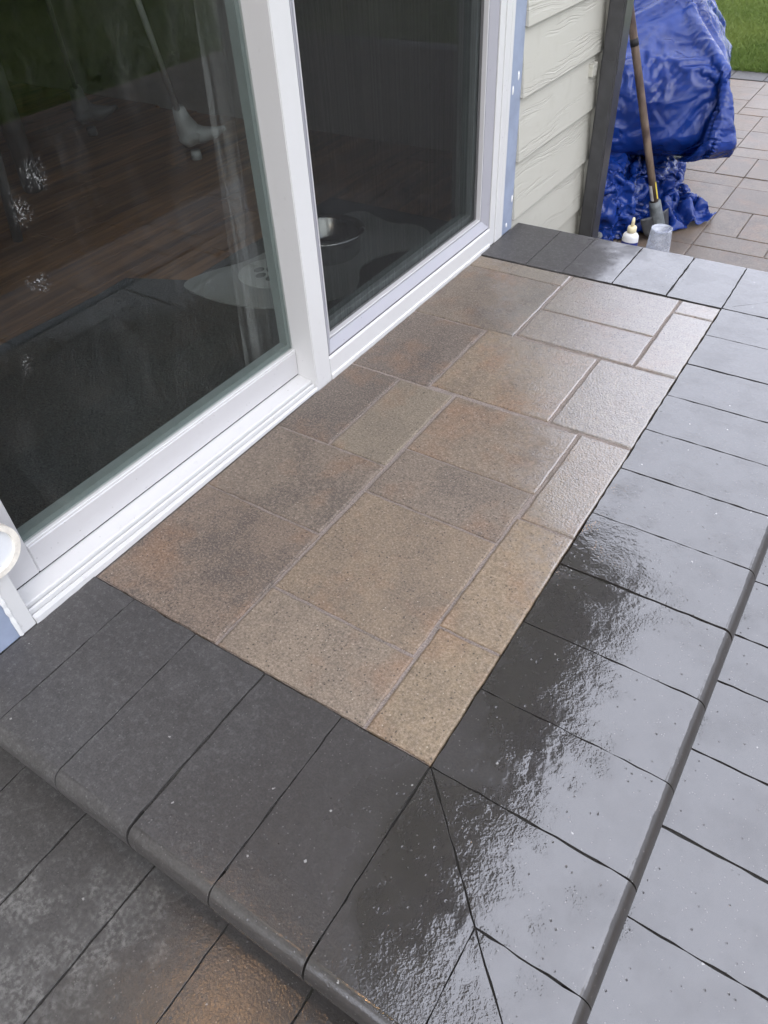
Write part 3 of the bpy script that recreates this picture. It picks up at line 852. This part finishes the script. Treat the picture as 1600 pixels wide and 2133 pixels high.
# blue flashing beside the door with its fasteners
def flashing(y0, y1, rivets):
    f = box('flashing_strip', SX + .0005, -0.7215, y0, y1, -0.002, 2.1, M['flash'], house)
    for (y, z, ln) in rivets:
        bm = bmesh.new(); bmesh.ops.create_uvsphere(bm, u_segments=10, v_segments=6, radius=1.0)
        for v in bm.verts: v.co = Vector((-0.7215 + v.co.x * .003, y + v.co.y * .004, z + v.co.z * ln))
        from_bm('fastener', bm, M['caulk'], f)
flashing(DY1 + .0015, 1.7445, [(1.690, 0.410, .012), (1.722, 0.440, .012), (1.735, 0.095, .011), (1.705, 0.022, .007), (1.70, 0.9, .01), (1.73, 1.3, .01)])
flashing(-0.2345, DY0 - .0015, [(-0.205, 0.020, .010), (-0.2, 0.5, .01), (-0.21, 1.0, .01)])

# ---------------------------------------------------------------- sliding door
door = empty('sliding_door', (-0.75, 0.75, 0.0), 'white framed sliding glass patio door with a screened far panel', 'door')
FX = -0.7175
# outer frame: far jamb with grooves, near jamb, head, far-half sill face
bm = bmesh.new()
add_box(bm, -0.84, FX, 1.582, 1.612, 0.0, 2.05, .0015); add_box(bm, -0.84, FX - .004, 1.6121, 1.616, 0.0, 2.05)
add_box(bm, -0.84, FX + .002, 1.6161, 1.644, 0.0, 2.05, .0015); add_box(bm, -0.84, FX - .003, 1.6441, 1.648, 0.0, 2.05)
add_box(bm, -0.84, FX + .001, 1.6481, DY1, 0.0, 2.05, .0015)
from_bm('jamb', bm, M['white'], door)
bm = bmesh.new()
add_box(bm, -0.84, FX, -0.157, -0.129, 0.0, 2.05, .0015)
from_bm('jamb', bm, M['white'], door)
box('head', -0.84, FX + .001, -0.156, DY1 - .001, 2.0505, 2.06, M['white'], door)
box('head', -0.84, FX - .001, -0.128, 1.581, 1.97, 2.0495, M['white'], door, .002)
# caulk bead at the near jamb
bm = bmesh.new()
add_tube(bm, [(FX - .0015, -0.1585, .002 + z * .012) for z in range(0, 166)], [0.0042 + 0.0016 * mnoise.noise(Vector((z * .9, 1, 2))) for z in range(166)], 7)
from_bm('caulk_bead', bm, M['caulk'], door)
# stepped sill of the near half
bm = bmesh.new()
sill = [(-0.84, -0.002), (FX + .001, -0.002), (FX + .001, 0.004), (-0.7195, 0.0075), (-0.7215, 0.0075), (-0.7220, 0.0015), (-0.7250, 0.0015), (-0.7255, 0.0130), (-0.7275, 0.0145), (-0.7300, 0.0145),
        (-0.7305, 0.0070), (-0.7345, 0.0070), (-0.7350, 0.0190), (-0.7370, 0.0205), (-0.7700, 0.0255), (-0.84, 0.0255)]
add_strip_profile(bm, sill, -0.1285, 0.6905)
for v in bm.verts:
    if v.co.z > 0.001: v.co.z += 0.0125 * (0.69 - v.co.y) / 0.8 * min(1.0, (v.co.z - .001) / .012 + .35)
from_bm('sill_track', bm, M['white'], door)
# far half: fixed panel frame flush with the wall
MY0, MY1 = 0.691, 0.748
bm = bmesh.new()
add_box(bm, -0.80, FX, MY0, MY1, -0.012, 1.9695, .0018, 2)
from_bm('meeting_stile', bm, M['white'], door)
bm = bmesh.new()
rail = [(-0.80, -0.006), (FX + .003, -0.006), (FX + .003, 0.008), (FX, 0.0115), (FX, 0.052), (FX - .003, 0.0575), (-0.80, 0.0575)]
add_strip_profile(bm, rail, MY1 + .0003, 1.5815)
from_bm('bottom_rail', bm, M['white'], door)
box('seal', -0.80, FX - .004, MY1 + .0005, 1.5812, 0.0578, 0.0605, M['black'], door)
box('seal', -0.80, FX - .004, MY1 + .0005, MY1 + .003, 0.0606, 1.9690, M['black'], door)
box('seal', -0.80, FX - .004, 1.5785, 1.5812, 0.0606, 1.9690, M['black'], door)
# screen frame set back in it
IX = -0.738
def frame4(name, y0, y1, z0, z1, w, x0, x1, mat, parent, bev=.0015):
    bm = bmesh.new()
    add_box(bm, x0, x1, y0, y1, z0, z0 + w, bev); add_box(bm, x0, x1, y0, y1, z1 - w, z1, bev)
    add_box(bm, x0, x1 - .0003, y0, y0 + w, z0 + w, z1 - w); add_box(bm, x0, x1 - .0003, y1 - w, y1, z0 + w, z1 - w)
    return from_bm(name, bm, mat, parent)
def frame_mitre(name, y0, y1, z0, z1, steps_, mat, parent):
    """mitred picture-frame moulding; steps_ = (inset, x) from outside to inside"""
    bm = bmesh.new(); loops = []
    for w, x in steps_:
        loops.append([bm.verts.new((x, yy, zz)) for yy, zz in ((y0 + w, z0 + w), (y1 - w, z0 + w), (y1 - w, z1 - w), (y0 + w, z1 - w))])
    for a, b in zip(loops, loops[1:]):
        for k in range(4): bm.faces.new((a[k], a[(k + 1) % 4], b[(k + 1) % 4], b[k]))
    bmesh.ops.recalc_face_normals(bm, faces=bm.faces)
    return from_bm(name, bm, mat, parent)
sf = frame_mitre('screen_frame', MY1 + .0032, 1.5782, 0.0607, 1.9688, ((0, -0.756), (0, -0.7205), (.003, -0.7200), (.0255, -0.7345), (.0258, -0.756)), M['screen_grey'], door)
frame4('bead', MY1 + .0295, 1.5522, 0.0870, 1.9425, 0.005, -0.757, -0.7360, M['sash_white'], sf, .001)
bm = bmesh.new(); add_box(bm, -0.7492, -0.7488, MY1 + .0347, 1.5470, 0.0922, 1.9373)
from_bm('insect_screen', bm, M['screen'], sf)
fx = frame4('fixed_sash', MY1 + .0005, 1.5810, 0.0607, 1.9688, 0.045, -0.800, -0.762, M['gasket'], door)
box('glass_pane', -0.7822, -0.7782, MY1 + .0458, 1.5357, 0.1060, 1.9235, M['glass'], fx)
# near half: recessed sliding sash, a touch out of level
sash = empty('sliding_sash', (-0.79, 0.28, 0.045)); sash.parent = door; sash.location = Vector((-0.79, 0.28, 0.045)) - Vector(door.location)
zs = lambda y: 0.0405 - 0.0125 * (y + 0.1) / 0.8
SXF = -0.770
def sash_box(name, x0, x1, y0, y1, z0, z1, mat, bev=0.0):
    """z relative to the sash's sloping bottom edge"""
    bm = bmesh.new(); add_box(bm, x0, x1, y0, y1, z0, z1, bev)
    for v in bm.verts: v.co.z += zs(v.co.y)
    return from_bm(name, bm, mat, sash)
sash_box('seal', -0.80, SXF - .003, -0.128, 0.6905, -0.022, 0.0, M['black'])
sash_box('rail', -0.815, SXF, -0.0625, 0.6903, 0.0003, 0.062, M['sash_white'], .002)
sash_box('rail', -0.815, SXF, -0.0625, 0.6903, 1.87, 1.92, M['sash_white'], .002)
sash_box('stile', -0.815, SXF - .0002, -0.1282, -0.0627, 0.0003, 1.92, M['sash_white'], .002)
sash_box('bead', -0.790, SXF - .0012, -0.0622, 0.6902, 0.0622, 0.0675, M['white'], .001)
sash_box('spacer', -0.806, -0.7835, -0.0620, 0.6900, 0.0677, 0.0800, M['gasket'])
sash_box('spacer', -0.806, -0.7835, 0.6800, 0.6900, 0.0802, 1.86, M['gasket'])
sash_box('glass_pane', -0.7832, -0.7785, -0.0623, 0.6903, 0.0678, 1.869, M['glass'])

# round lid hanging at the near jamb
lid = empty('round_lid', (-0.702, -0.141, 0.15), 'round white plastic lid with cream rim hanging at the near door jamb', 'lid')
def disc(bm, c, r0, r1, x0, x1, n=40):
    rings = []
    for (r, x) in ((r0, x0), (r1, x0), (r1, x1), (r0, x1)):
        rings.append([bm.verts.new((x, c[0] + r * math.cos(6.2832 * k / n), c[1] + r * math.sin(6.2832 * k / n))) for k in range(n)])
    for a, b in zip(rings, rings[1:] + rings[:1]):
        for k in range(n): bm.faces.new((a[k], a[(k + 1) % n], b[(k + 1) % n], b[k]))
    bmesh.ops.recalc_face_normals(bm, faces=bm.faces)
bm = bmesh.new(); disc(bm, (-0.141, 0.197), 0.0385, 0.0485, -0.7100, -0.697)
from_bm('rim', bm, M['rimcream'], lid)
bm = bmesh.new(); disc(bm, (-0.141, 0.197), 0.0001, 0.0384, -0.709, -0.7035)
from_bm('face', bm, M['lid'], lid)

# ---------------------------------------------------------------- downspout
SPX0, SPX1, SPY0, SPY1 = -0.7000, -0.6420, 2.325, 2.405
spout = empty('downspout', ((SPX0 + SPX1) / 2, (SPY0 + SPY1) / 2, Z_PATIO), 'dark grey rectangular downspout at the house corner', 'downspout')
def vpipe(bm, x0, x1, y0, y1, z0, z1, r):
    add_box(bm, x0, x1, y0, y1, z0, z1)
    es_ = [e_ for e_ in bm.edges if abs(e_.verts[0].co.z - e_.verts[1].co.z) > 1e-4]
    bmesh.ops.bevel(bm, geom=es_, offset=r, segments=3, affect='EDGES')
bm = bmesh.new(); vpipe(bm, SPX0, SPX1, SPY0, SPY1, 0.3345, 2.30, .007); from_bm('pipe', bm, M['pipe'], spout)
bm = bmesh.new(); vpipe(bm, SPX0 + .0007, SPX1 - .0007, SPY0 + .0007, SPY1 - .0007, Z_PATIO - .02, 0.3340, .0066); from_bm('pipe', bm, M['pipe'], spout)
bm = bmesh.new(); add_tube(bm, [(-0.671, 2.365, 2.28), (-0.66, 2.365, 2.36), (-0.30, 2.365, 2.47), (-0.26, 2.365, 2.53)], .032, 12); from_bm('elbow', bm, M['pipe'], spout)
bm = bmesh.new()
vpipe(bm, SPX0 - .0009, SPX1 + .0009, SPY0 - .0009, SPY1 + .0009, 0.314, 0.3555, .0076)
from_bm('strap', bm, M['pipe'], spout)
box('strap_tab', -0.7240, -0.7085, 2.285, 2.3235, 0.312, 0.352, M['siding'], spout, .001)

# ---------------------------------------------------------------- interior seen through the glass
RX0, RX1, RY0, RY1, FZ, CZ = -5.6, -0.905, -3.2, 2.22, 0.028, 2.45
room = empty('interior_floor', (-3, -0.5, FZ), kind='structure')
box('subfloor', RX0, -0.842, RY0, RY1, FZ - .06, FZ - .012, M['black'], room)
rr = random.Random(9)
x = -0.846
while x > RX0 + .1:
    w = 0.122; y = RY0 - rr.uniform(0, 1.0)
    while y < RY1:
        L = rr.uniform(0.9, 1.5); a, b = max(y, RY0 + .002), min(y + L, RY1 - .002)
        if b - a > 0.05:
            if x < -4.0 and b < -0.5:
                pass
            bm = bmesh.new(); add_box(bm, x - w + .0012, x, a, b - .0012, FZ - .0115, FZ + rr.uniform(-.0003, .0003)); from_bm('floor_plank', bm, M['wood'], room)
        y += L
    x -= w
rw = empty('interior_walls', (-3, -0.5, 0), kind='structure')
box('wall', RX0 - .1, RX0, RY0, RY1, FZ - .05, CZ, M['wallpaint'], rw)
box('wall', RX0, -0.905, RY0 - .1, RY0, FZ - .05, CZ, M['wallpaint'], rw)
box('wall', RX0, -0.905, RY1, RY1 + .02, FZ - .05, CZ, M['wallpaint'], rw)
box('ceiling', RX0, -0.905, RY0, RY1, CZ + .001, CZ + .03, M['ceilpaint'], rw)
box('wall_lining', -0.9045, -0.9015, RY0, DY0 - .03, FZ, CZ, M['wallpaint'], rw)
box('wall_lining', -0.9045, -0.9015, DY1 + .03, RY1, FZ, CZ, M['wallpaint'], rw)
box('wall_lining', -0.9045, -0.9015, DY0 - .029, DY1 + .029, DZ1, CZ, M['wallpaint'], rw)

def slab(name, pts, z0, z1, mat, parent=None):
    bm = bmesh.new()
    top = [bm.verts.new((x, y, z1)) for x, y in pts]; bot = [bm.verts.new((x, y, z0)) for x, y in pts]
    bm.faces.new(top); bm.faces.new(bot[::-1])
    n = len(pts)
    for i in range(n): bm.faces.new((top[i], bot[i], bot[(i + 1) % n], top[(i + 1) % n]))
    bmesh.ops.recalc_face_normals(bm, faces=bm.faces)
    return from_bm(name, bm, mat, parent)
def smooth_loop(pts, it=2):
    for _ in range(it):
        q = []
        for i in range(len(pts)):
            a, b = pts[i], pts[(i + 1) % len(pts)]
            q += [(a[0] * .75 + b[0] * .25, a[1] * .75 + b[1] * .25), (a[0] * .25 + b[0] * .75, a[1] * .25 + b[1] * .75)]
        pts = q
    return pts
wob = [(-0.852 - 0.0, -0.35)] + [(-0.852, 1.62)] + [(-1.35 + .004 * math.sin(i * 2.1), 1.62 - i * .1) for i in range(8)] + [(-1.53 + .006 * math.sin(i * 1.3), 0.84 - i * .12) for i in range(10)] 
rug = slab('door_mat', wob, FZ + .0006, FZ + .008, M['rug']); tag(rug, 'dark charcoal door mat on the wood floor behind the glass', 'mat')
mat_pts = [(-1.356, 0.875), (-1.330, 0.99), (-1.262, 1.10), (-1.265, 1.30), (-1.235, 1.47), (-1.184, 1.571), (-1.101, 1.537), (-1.026, 1.515), (-0.968, 1.548), (-0.892, 1.52), (-0.852, 1.459), (-0.871, 1.388),
           (-0.931, 1.325), (-0.950, 1.234), (-0.938, 1.192), (-0.905, 1.148), (-0.872, 1.077), (-0.900, 1.000), (-1.027, 0.889), (-1.131, 0.860), (-1.234, 0.856)]
pm = empty('pet_mat', (-1.1, 1.2, FZ + .008), 'bone shaped grey pet feeding mat inside the door', 'mat')
slab('mat_base', smooth_loop(mat_pts), FZ + .0083, FZ + .0125, M['petmat'], pm)
circ = lambda cx, cy, rx, ry, n=28, a0=0: [(cx + rx * math.cos(6.2832 * k / n), cy + ry * math.sin(6.2832 * k / n)) for k in range(n)]
slab('print_spot', circ(-1.155, 1.060, 0.10, 0.095), FZ + .0126, FZ + .0132, M['petprint'], pm)
slab('paw_print', circ(-1.155, 1.085, 0.034, 0.028), FZ + .0133, FZ + .0138, M['petpaw'], pm)
for dx, dy in ((-.045, -.005), (-.018, -.03), (.02, -.03), (.045, 0.0)):
    slab('paw_print', circ(-1.155 + dx, 1.052 + dy + .01, 0.014, 0.017), FZ + .0133, FZ + .0138, M['petpaw'], pm)
BC = (-1.085, 1.245, FZ + .013)
bowl = empty('pet_bowl', BC, 'round stainless steel pet bowl on the grey mat', 'bowl')
bm = bmesh.new()
add_lathe(bm, BC, [(0.088, 0.0), (0.094, 0.006), (0.100, 0.050), (0.104, 0.066), (0.110, 0.070), (0.112, 0.066), (0.114, 0.069), (0.110, 0.074), (0.100, 0.072), (0.094, 0.064), (0.084, 0.016), (0.06, 0.008), (0.001, 0.008)], 48, True, False)
from_bm('body', bm, M['steel'], bowl, True)
# white chair with boot-like feet; second leg models a ghost reflection in the double pane
ch = empty('white_chair', (-2.35, 1.45, FZ), 'white metal chair with thin splayed legs and rounded feet behind the glass, one leg modelling a ghost reflection', 'chair')
legs = [((-2.101, 1.721), (-2.00, 1.47), 0.9), ((-2.75, 1.75), (-2.60, 1.62), 0.9), ((-2.42, 1.20), (-2.25, 1.10), 0.9), ((-2.081, 0.872), (-2.02, 0.95), 0.9)]
for n_, ((bx, by), (tx, ty), tz) in enumerate(legs):
    if n_ >= 2:
        bm = bmesh.new(); add_tube(bm, [(bx, by, FZ), (tx, ty, tz)], [0.035, 0.04] if n_ == 2 else [0.016, 0.018], 14); from_bm('leg', bm, M['leg_ghost_grey'], ch, True)
        continue
    k = 0.13 / tz; q = 1.2; cm_ = M['chairwhite'] if n_ == 0 else M['leg_ghost_grey']
    foot_top = (bx + (tx - bx) * k, by + (ty - by) * k, FZ + .17)
    bm = bmesh.new(); add_tube(bm, [foot_top, (tx, ty, tz)], [0.010, 0.012], 12); L_ = from_bm('leg', bm, cm_, ch, True)
    bm = bmesh.new(); add_tube(bm, [(foot_top[0], foot_top[1], FZ + .195), (bx * .5 + foot_top[0] * .5, by * .5 + foot_top[1] * .5, FZ + .15), (bx, by, FZ + .115), (bx + .006, by + .004, FZ + .085), (bx + .012, by + .008, FZ + .055)], [0.019 * q, 0.026 * q, 0.036 * q, 0.041 * q, 0.026 * q], 18)
    add_tube(bm, [(bx, by, FZ + .095), (bx + .04, by + .045, FZ + .083), (bx + .075, by + .08, FZ + .088), (bx + .10, by + .105, FZ + .100)], [0.036 * q, 0.025 * q, 0.015 * q, 0.008], 14)
    from_bm('foot', bm, cm_, L_, True)
    bm = bmesh.new(); add_tube(bm, [(bx + .012, by + .008, FZ), (bx + .012, by + .008, FZ + .032)], [0.022, 0.02], 12); from_bm('glide', bm, cm_, L_, True)
bm = bmesh.new(); add_box(bm, -2.66, -2.0, 0.93, 1.62, 0.89, 0.93, .015, 3); from_bm('seat', bm, M['chairwhite'], ch)
# sheer curtain gathered behind the stile
bm = bmesh.new(); n = 60; cols = []
for i in range(n + 1):
    f = i / n; y = 0.62 + 0.24 * f; xx = -0.872 + 0.006 * math.sin(f * 34) + .003 * math.sin(f * 71)
    cols.append((bm.verts.new((xx, y, FZ + .02)), bm.verts.new((xx, y + .16, 2.3))))
for a, b in zip(cols, cols[1:]): bm.faces.new((a[0], b[0], b[1], a[1]))
cur = from_bm('curtain', bm, M['sheer'], None, True); tag(cur, 'sheer pale curtain gathered behind the door stile', 'curtain')

# ---------------------------------------------------------------- tarp
def fbm(p, o=4): return mnoise.fractal(p, 1.0, 2.0, o, noise_basis='PERLIN_ORIGINAL')
def ridge(p): return 1.0 - abs(mnoise.noise(p)) * 2.0
def sstep(a, b, x):
    t_ = min(max((x - a) / (b - a), 0), 1); return t_ * t_ * (3 - 2 * t_)
tarp = empty('tarp', (-0.85, 3.1, Z_PATIO), 'crumpled blue plastic tarp draped over a bulky object by the downspout', 'tarp')
def sim_tarp():
    """let two sheets fall over a rounded body and over its foot; returns two meshes"""
    tmp = []
    def mk(name, bm):
        me = bpy.data.meshes.new(name); bm.to_mesh(me); bm.free()
        o = bpy.data.objects.new(name, me); COL.objects.link(o); tmp.append(o); return o
    rz = math.radians(15); piv = Vector((-0.445, 2.80, 0))
    def solid(x0, x1, y0, y1, z0, z1, bev, bulge=0.0, rot=True):
        bm = bmesh.new(); bmesh.ops.create_cube(bm, size=1.0)
        bmesh.ops.subdivide_edges(bm, edges=bm.edges[:], cuts=5, use_grid_fill=True)
        for v in bm.verts:
            c = v.co.copy(); k = 1 + bulge * (1 - (2 * c.z) ** 2)
            v.co = Vector((x0 + (c.x * k + .5) * (x1 - x0), y0 + (c.y * k + .5) * (y1 - y0), z0 + (c.z + .5) * (z1 - z0)))
        if bev:
            es = [e for e in bm.edges if e.calc_face_angle(0) > 1.0]
            bmesh.ops.bevel(bm, geom=es, offset=bev, segments=3, affect='EDGES')
        if rot: bmesh.ops.rotate(bm, verts=bm.verts, cent=piv, matrix=Matrix.Rotation(rz, 3, 'Z'))
        o = mk('solid', bm); o.modifiers.new('col', 'COLLISION')
        o.collision.thickness_outer = .006; o.collision.cloth_friction = 14; o.collision.damping = .6
        return o
    solid(-1.16, -0.425, 2.79, 3.55, -0.16, 0.275, .03, .13)
    solid(-1.16, -0.52, 3.07, 3.55, 0.1, 0.44, .04, .0)
    solid(-1.10, -0.49, 2.90, 3.45, -0.30, -0.20, .04, .0)
    solid(-1.00, -0.64, 2.55, 2.95, -0.33, -0.13, .06, .0)
    solid(-3, 1, 1, 5, -0.45, -0.334, 0, 0, False)
    def sheet(nx, ny, w, h, cx, cy, z, rot, amp, freq, seed):
        bm = bmesh.new(); bmesh.ops.create_grid(bm, x_segments=nx, y_segments=ny, size=.5)
        for v in bm.verts:
            a_, b_ = 2 * v.co.x, 2 * v.co.y
            x, y = v.co.x * w * math.sqrt(1 - .48 * b_ * b_), v.co.y * h * math.sqrt(1 - .48 * a_ * a_)
            v.co = Vector((x, y, amp * mnoise.noise(Vector((x * freq, y * freq, seed))) + amp * .4 * mnoise.noise(Vector((x * freq * 2.7, y * freq * 2.7, seed + 4)))))
        bmesh.ops.rotate(bm, verts=bm.verts, cent=(0, 0, 0), matrix=Matrix.Rotation(rot, 3, 'Z'))
        bmesh.ops.translate(bm, verts=bm.verts, vec=(cx, cy, z))
        o = mk('sheet', bm); md = o.modifiers.new('cloth', 'CLOTH'); s = md.settings
        s.quality = 5; s.mass = .2; s.tension_stiffness = 60; s.compression_stiffness = 60; s.shear_stiffness = 40; s.bending_stiffness = .12; s.air_damping = 1.0
        md.collision_settings.distance_min = .005; md.collision_settings.collision_quality = 2
        md.point_cache.frame_start = 1; md.point_cache.frame_end = 90
        return o
    a = sheet(92, 96, 1.74, 1.76, -0.82, 3.13, 0.50, rz + .12, .06, 3.4, 1.0)
    b = sheet(70, 84, 1.56, 1.64, -0.77, 3.02, -0.04, rz - .3, .12, 4.0, 7.0)
    b.modifiers['cloth'].settings.bending_stiffness = .3
    # the sheets must not meet in the fall: hide the tall body from the lower one
    lowc = bpy.data.collections.new('low'); highc = bpy.data.collections.new('high')
    solids = [o for o in tmp if o.name.startswith('solid')]
    for i_, o in enumerate(solids):
        if i_ in (0, 1): highc.objects.link(o)
        if i_ in (2, 3): lowc.objects.link(o)
        if i_ == 4: lowc.objects.link(o); highc.objects.link(o)
    a.modifiers['cloth'].collision_settings.collection = highc
    b.modifiers['cloth'].collision_settings.collection = lowc
    f0 = scene.frame_current
    for f in range(1, 48): scene.frame_set(f)
    dg = bpy.context.evaluated_depsgraph_get()
    out = [bpy.data.meshes.new_from_object(o.evaluated_get(dg)) for o in (a, b)]
    for o in tmp: bpy.data.objects.remove(o, do_unlink=True)
    bpy.data.collections.remove(lowc); bpy.data.collections.remove(highc)
    scene.frame_set(f0)
    return out

def crumple(name, me, amp):
    bm = bmesh.new(); bm.from_mesh(me); bpy.data.meshes.remove(me)
    bmesh.ops.subdivide_edges(bm, edges=bm.edges[:], cuts=2, use_grid_fill=True, smooth=1.0)
    bm.normal_update()
    mv = [(v, v.co.copy(), v.normal.copy()) for v in bm.verts]
    for v, co, nn in mv:
        q = co + 0.05 * Vector((mnoise.noise(co * 4.1), mnoise.noise(co * 4.1 + Vector((5, 2, 1))), mnoise.noise(co * 4.1 + Vector((9, 7, 3)))))
        gate = sstep(-0.25, 0.35, mnoise.noise(co * 3.3 + Vector((2, 8, 5))))
        d = 0.0040 * (max(ridge(q * 6.0), 0) ** 8 - .15) + 0.0020 * gate * (max(ridge(q * 14.0), 0) ** 6 - .15)
        v.co = co + nn * d * amp
        v.co.z = max(v.co.z, Z_PATIO + .003)
    o = from_bm(name, bm, M['tarp'], tarp, True)
    sm = o.modifiers.new('thick', 'SOLIDIFY'); sm.thickness = 0.0015
    return o
sheets = sim_tarp()
for v in sheets[0].vertices:            # hem gathered in under the body, as if tied
    x, y, z = v.co
    k = 1.035 - 0.42 * sstep(0.05, -0.19, z)
    if z < -0.05: z = -0.05 + (z + 0.05) * 0.55
    v.co = ((x + 0.86) * k - 0.86, (y - 3.2) * k + 3.2, z)
for v in sheets[1].vertices:
    v.co.z = Z_PATIO + (v.co.z - Z_PATIO) * 1.22
crumple('drape', sheets[0], 1.0)
crumple('loose_skirt', sheets[1], 0.8)

# ---------------------------------------------------------------- shovel, bottle, cup, stone
A = Vector((-0.462, 2.640, Z_PATIO)); B = Vector((-0.669, 2.500, 0.43))
ax = (B - A)
shovel = empty('shovel', A, 'wooden handled shovel leaning upright against the blue tarp', 'shovel')
pt = lambda t_: A + ax * t_
bm = bmesh.new(); add_tube(bm, [pt(.16), pt(.5), pt(1.0), pt(1.36)], [0.0140, 0.0140, 0.0135, 0.013], 16); hd = from_bm('handle', bm, M['handle'], shovel, True)
bm = bmesh.new(); add_tube(bm, [pt(.915), pt(.945)], 0.0147, 16); from_bm('dark_band', bm, M['black'], hd, True)
bm = bmesh.new(); add_tube(bm, [pt(.05), pt(.10), pt(.17), pt(.2)], [0.030, 0.0265, 0.0235, 0.0225], 18); from_bm('socket', bm, M['socket'], shovel, True)
u = ax.normalized(); side = Vector((0.55, -0.83, 0)); side = (side - u * side.dot(u)).normalized(); nb = u.cross(side)
def patch(name, t0, t1, a0, a1, mat):
    bm = bmesh.new(); rows = []
    for t_ in (t0, t1):
        rows.append([bm.verts.new(pt(t_) + (side * math.cos(a) + nb * math.sin(a)) * 0.0147) for a in [a0 + (a1 - a0) * k / 6 for k in range(7)]])
    for k in range(6): bm.faces.new((rows[0][k], rows[0][k + 1], rows[1][k + 1], rows[1][k]))
    from_bm(name, bm, mat, hd, True)
patch('sticker', .21, .29, -2.2, -0.4, M['sticker'])
patch('sticker', .215, .30, 0.5, 1.1, M['yellow'])
bl = Vector((0.35, 0.93, 0)).normalized()
bm = bmesh.new(); rows = []
for j in range(9):
    f = j / 8; row = []
    w = 0.085 * (1 - 0.15 * f) if f < .8 else 0.085 * (0.88 - (f - .8) * 1.6)
    for i in range(7):
        s = -1 + 2 * i / 6
        p = pt(0.13 - 0.11 * f) + bl * (s * w) + Vector((-0.9, 0.3, 0)) * (0.012 * s * s)
        row.append(bm.verts.new(p))
    rows.append(row)
for a, b in zip(rows, rows[1:]):
    for i in range(6): bm.faces.new((a[i], a[i + 1], b[i + 1], b[i]))
o = from_bm('blade', bm, M['blade'], shovel, True)
sm = o.modifiers.new('thick', 'SOLIDIFY'); sm.thickness = 0.003

BP = (-0.392, 1.955, Z_TREAD)
bot = empty('glue_bottle', BP, 'white glue bottle with cream twist nozzle behind the step edge', 'bottle')
bm = bmesh.new(); add_lathe(bm, BP, [(0.024, 0), (0.0265, .004), (0.0265, .080), (0.0262, .104), (0.0255, .112), (0.021, .119), (0.013, .122)], 32)
for v in bm.verts: v.co.y = BP[1] + (v.co.y - BP[1]) * .72
bd = from_bm('body', bm, M['bottle'], bot, True)
bm = bmesh.new(); add_lathe(bm, BP, [(0.0269, 0.012), (0.0269, .094)], 32, False, False)
for v in bm.verts: v.co.y = BP[1] + (v.co.y - BP[1]) * .72
from_bm('label_band', bm, M['bluelabel'], bd, True)
bm = bmesh.new(); add_lathe(bm, BP, [(0.0125, .1225), (0.0145, .124), (0.0145, .138), (0.0125, .1415), (0.006, .142)], 24); from_bm('cap', bm, M['cream'], bot, True)
bm = bmesh.new(); add_lathe(bm, BP, [(0.0062, .1425), (0.0052, .160), (0.0040, .168), (0.002, .170)], 16); from_bm('nozzle', bm, M['cream'], bot, True)

CP = (-0.300, 1.960, Z_TREAD)
cup = empty('plastic_cup', CP, 'frosted clear plastic cup turned upside down behind the step edge', 'cup')
bm = bmesh.new()
add_lathe(bm, CP, [(0.0445, .001), (0.0435, .003), (0.0325, .150), (0.0318, .151), (0.0425, .003)], 40, False, False)
from_bm('side', bm, M['cup'], cup, True)
bm = bmesh.new(); add_lathe(bm, CP, [(0.0317, .1445), (0.0325, .1515), (0.0300, .1525), (0.0290, .1455)], 40, True, False); from_bm('base', bm, M['cup'], cup, True)
bm = bmesh.new(); add_lathe(bm, CP, [(0.0447, .0), (0.047, .0015), (0.047, .0045), (0.0445, .006)], 40, False, False); from_bm('rim', bm, M['cup'], cup, True)

bm = bmesh.new(); bmesh.ops.create_icosphere(bm, subdivisions=4, radius=1.0)
for v in bm.verts:
    d = 1 + .12 * mnoise.noise(v.co * 1.6) + .04 * mnoise.noise(v.co * 5)
    v.co = Vector((-0.672 + v.co.x * .036 * d, 2.50 + v.co.y * .034 * d, Z_PATIO + .024 + v.co.z * .030 * d))
o = from_bm('stone', bm, M['stone'], None, True); tag(o, 'smooth grey stone at the foot of the dark downspout', 'stone')

# ---------------------------------------------------------------- porch lamps (lit) and unseen boards added to block horizon sky
def wall_lamp(y, z, label, glow):
    r = empty('wall_lamp', (-0.715, y, z), label, 'lamp', 'lit porch lamps beside the door')
    box('back_plate', -0.714, -0.702, y - .05, y + .05, z - .02, z + .14, M['lampmetal'], r, .003)
    box('arm', -0.7015, -0.600, y - .009, y + .009, z + .098, z + .112, M['lampmetal'], r)
    bm = bmesh.new(); add_lathe(bm, (-0.60, y, z), [(0.075, .075), (0.055, .10), (0.02, .125), (0.008, .14)], 20); from_bm('shade', bm, M['lampmetal'], r, True)
    bm = bmesh.new(); bmesh.ops.create_icosphere(bm, subdivisions=3, radius=.036); bmesh.ops.translate(bm, verts=bm.verts, vec=(-0.60, y, z + .03)); from_bm('bulb', bm, glow, r, True)
wall_lamp(-0.31, 1.43, 'lit warm porch lamp on the wall at the near side of the door', M['bulb'])
wall_lamp(2.26, 1.53, 'lit warm porch lamp on the wall beyond the far door jamb', M['dimbulb'])

added_fence = empty('added_fence', (9.0, 4.0, Z_PATIO), 'unseen brown boards added to block horizon sky in the reflections', 'added_fence')
i = 0
for y in [-9 + .15 * k for k in range(170)]:
    o = box('board', 9.0, 9.022, y + .003, y + .147, Z_PATIO - .02, 1.75 + .01 * math.sin(i * 3.3), M['added_fence'], added_fence); i += 1
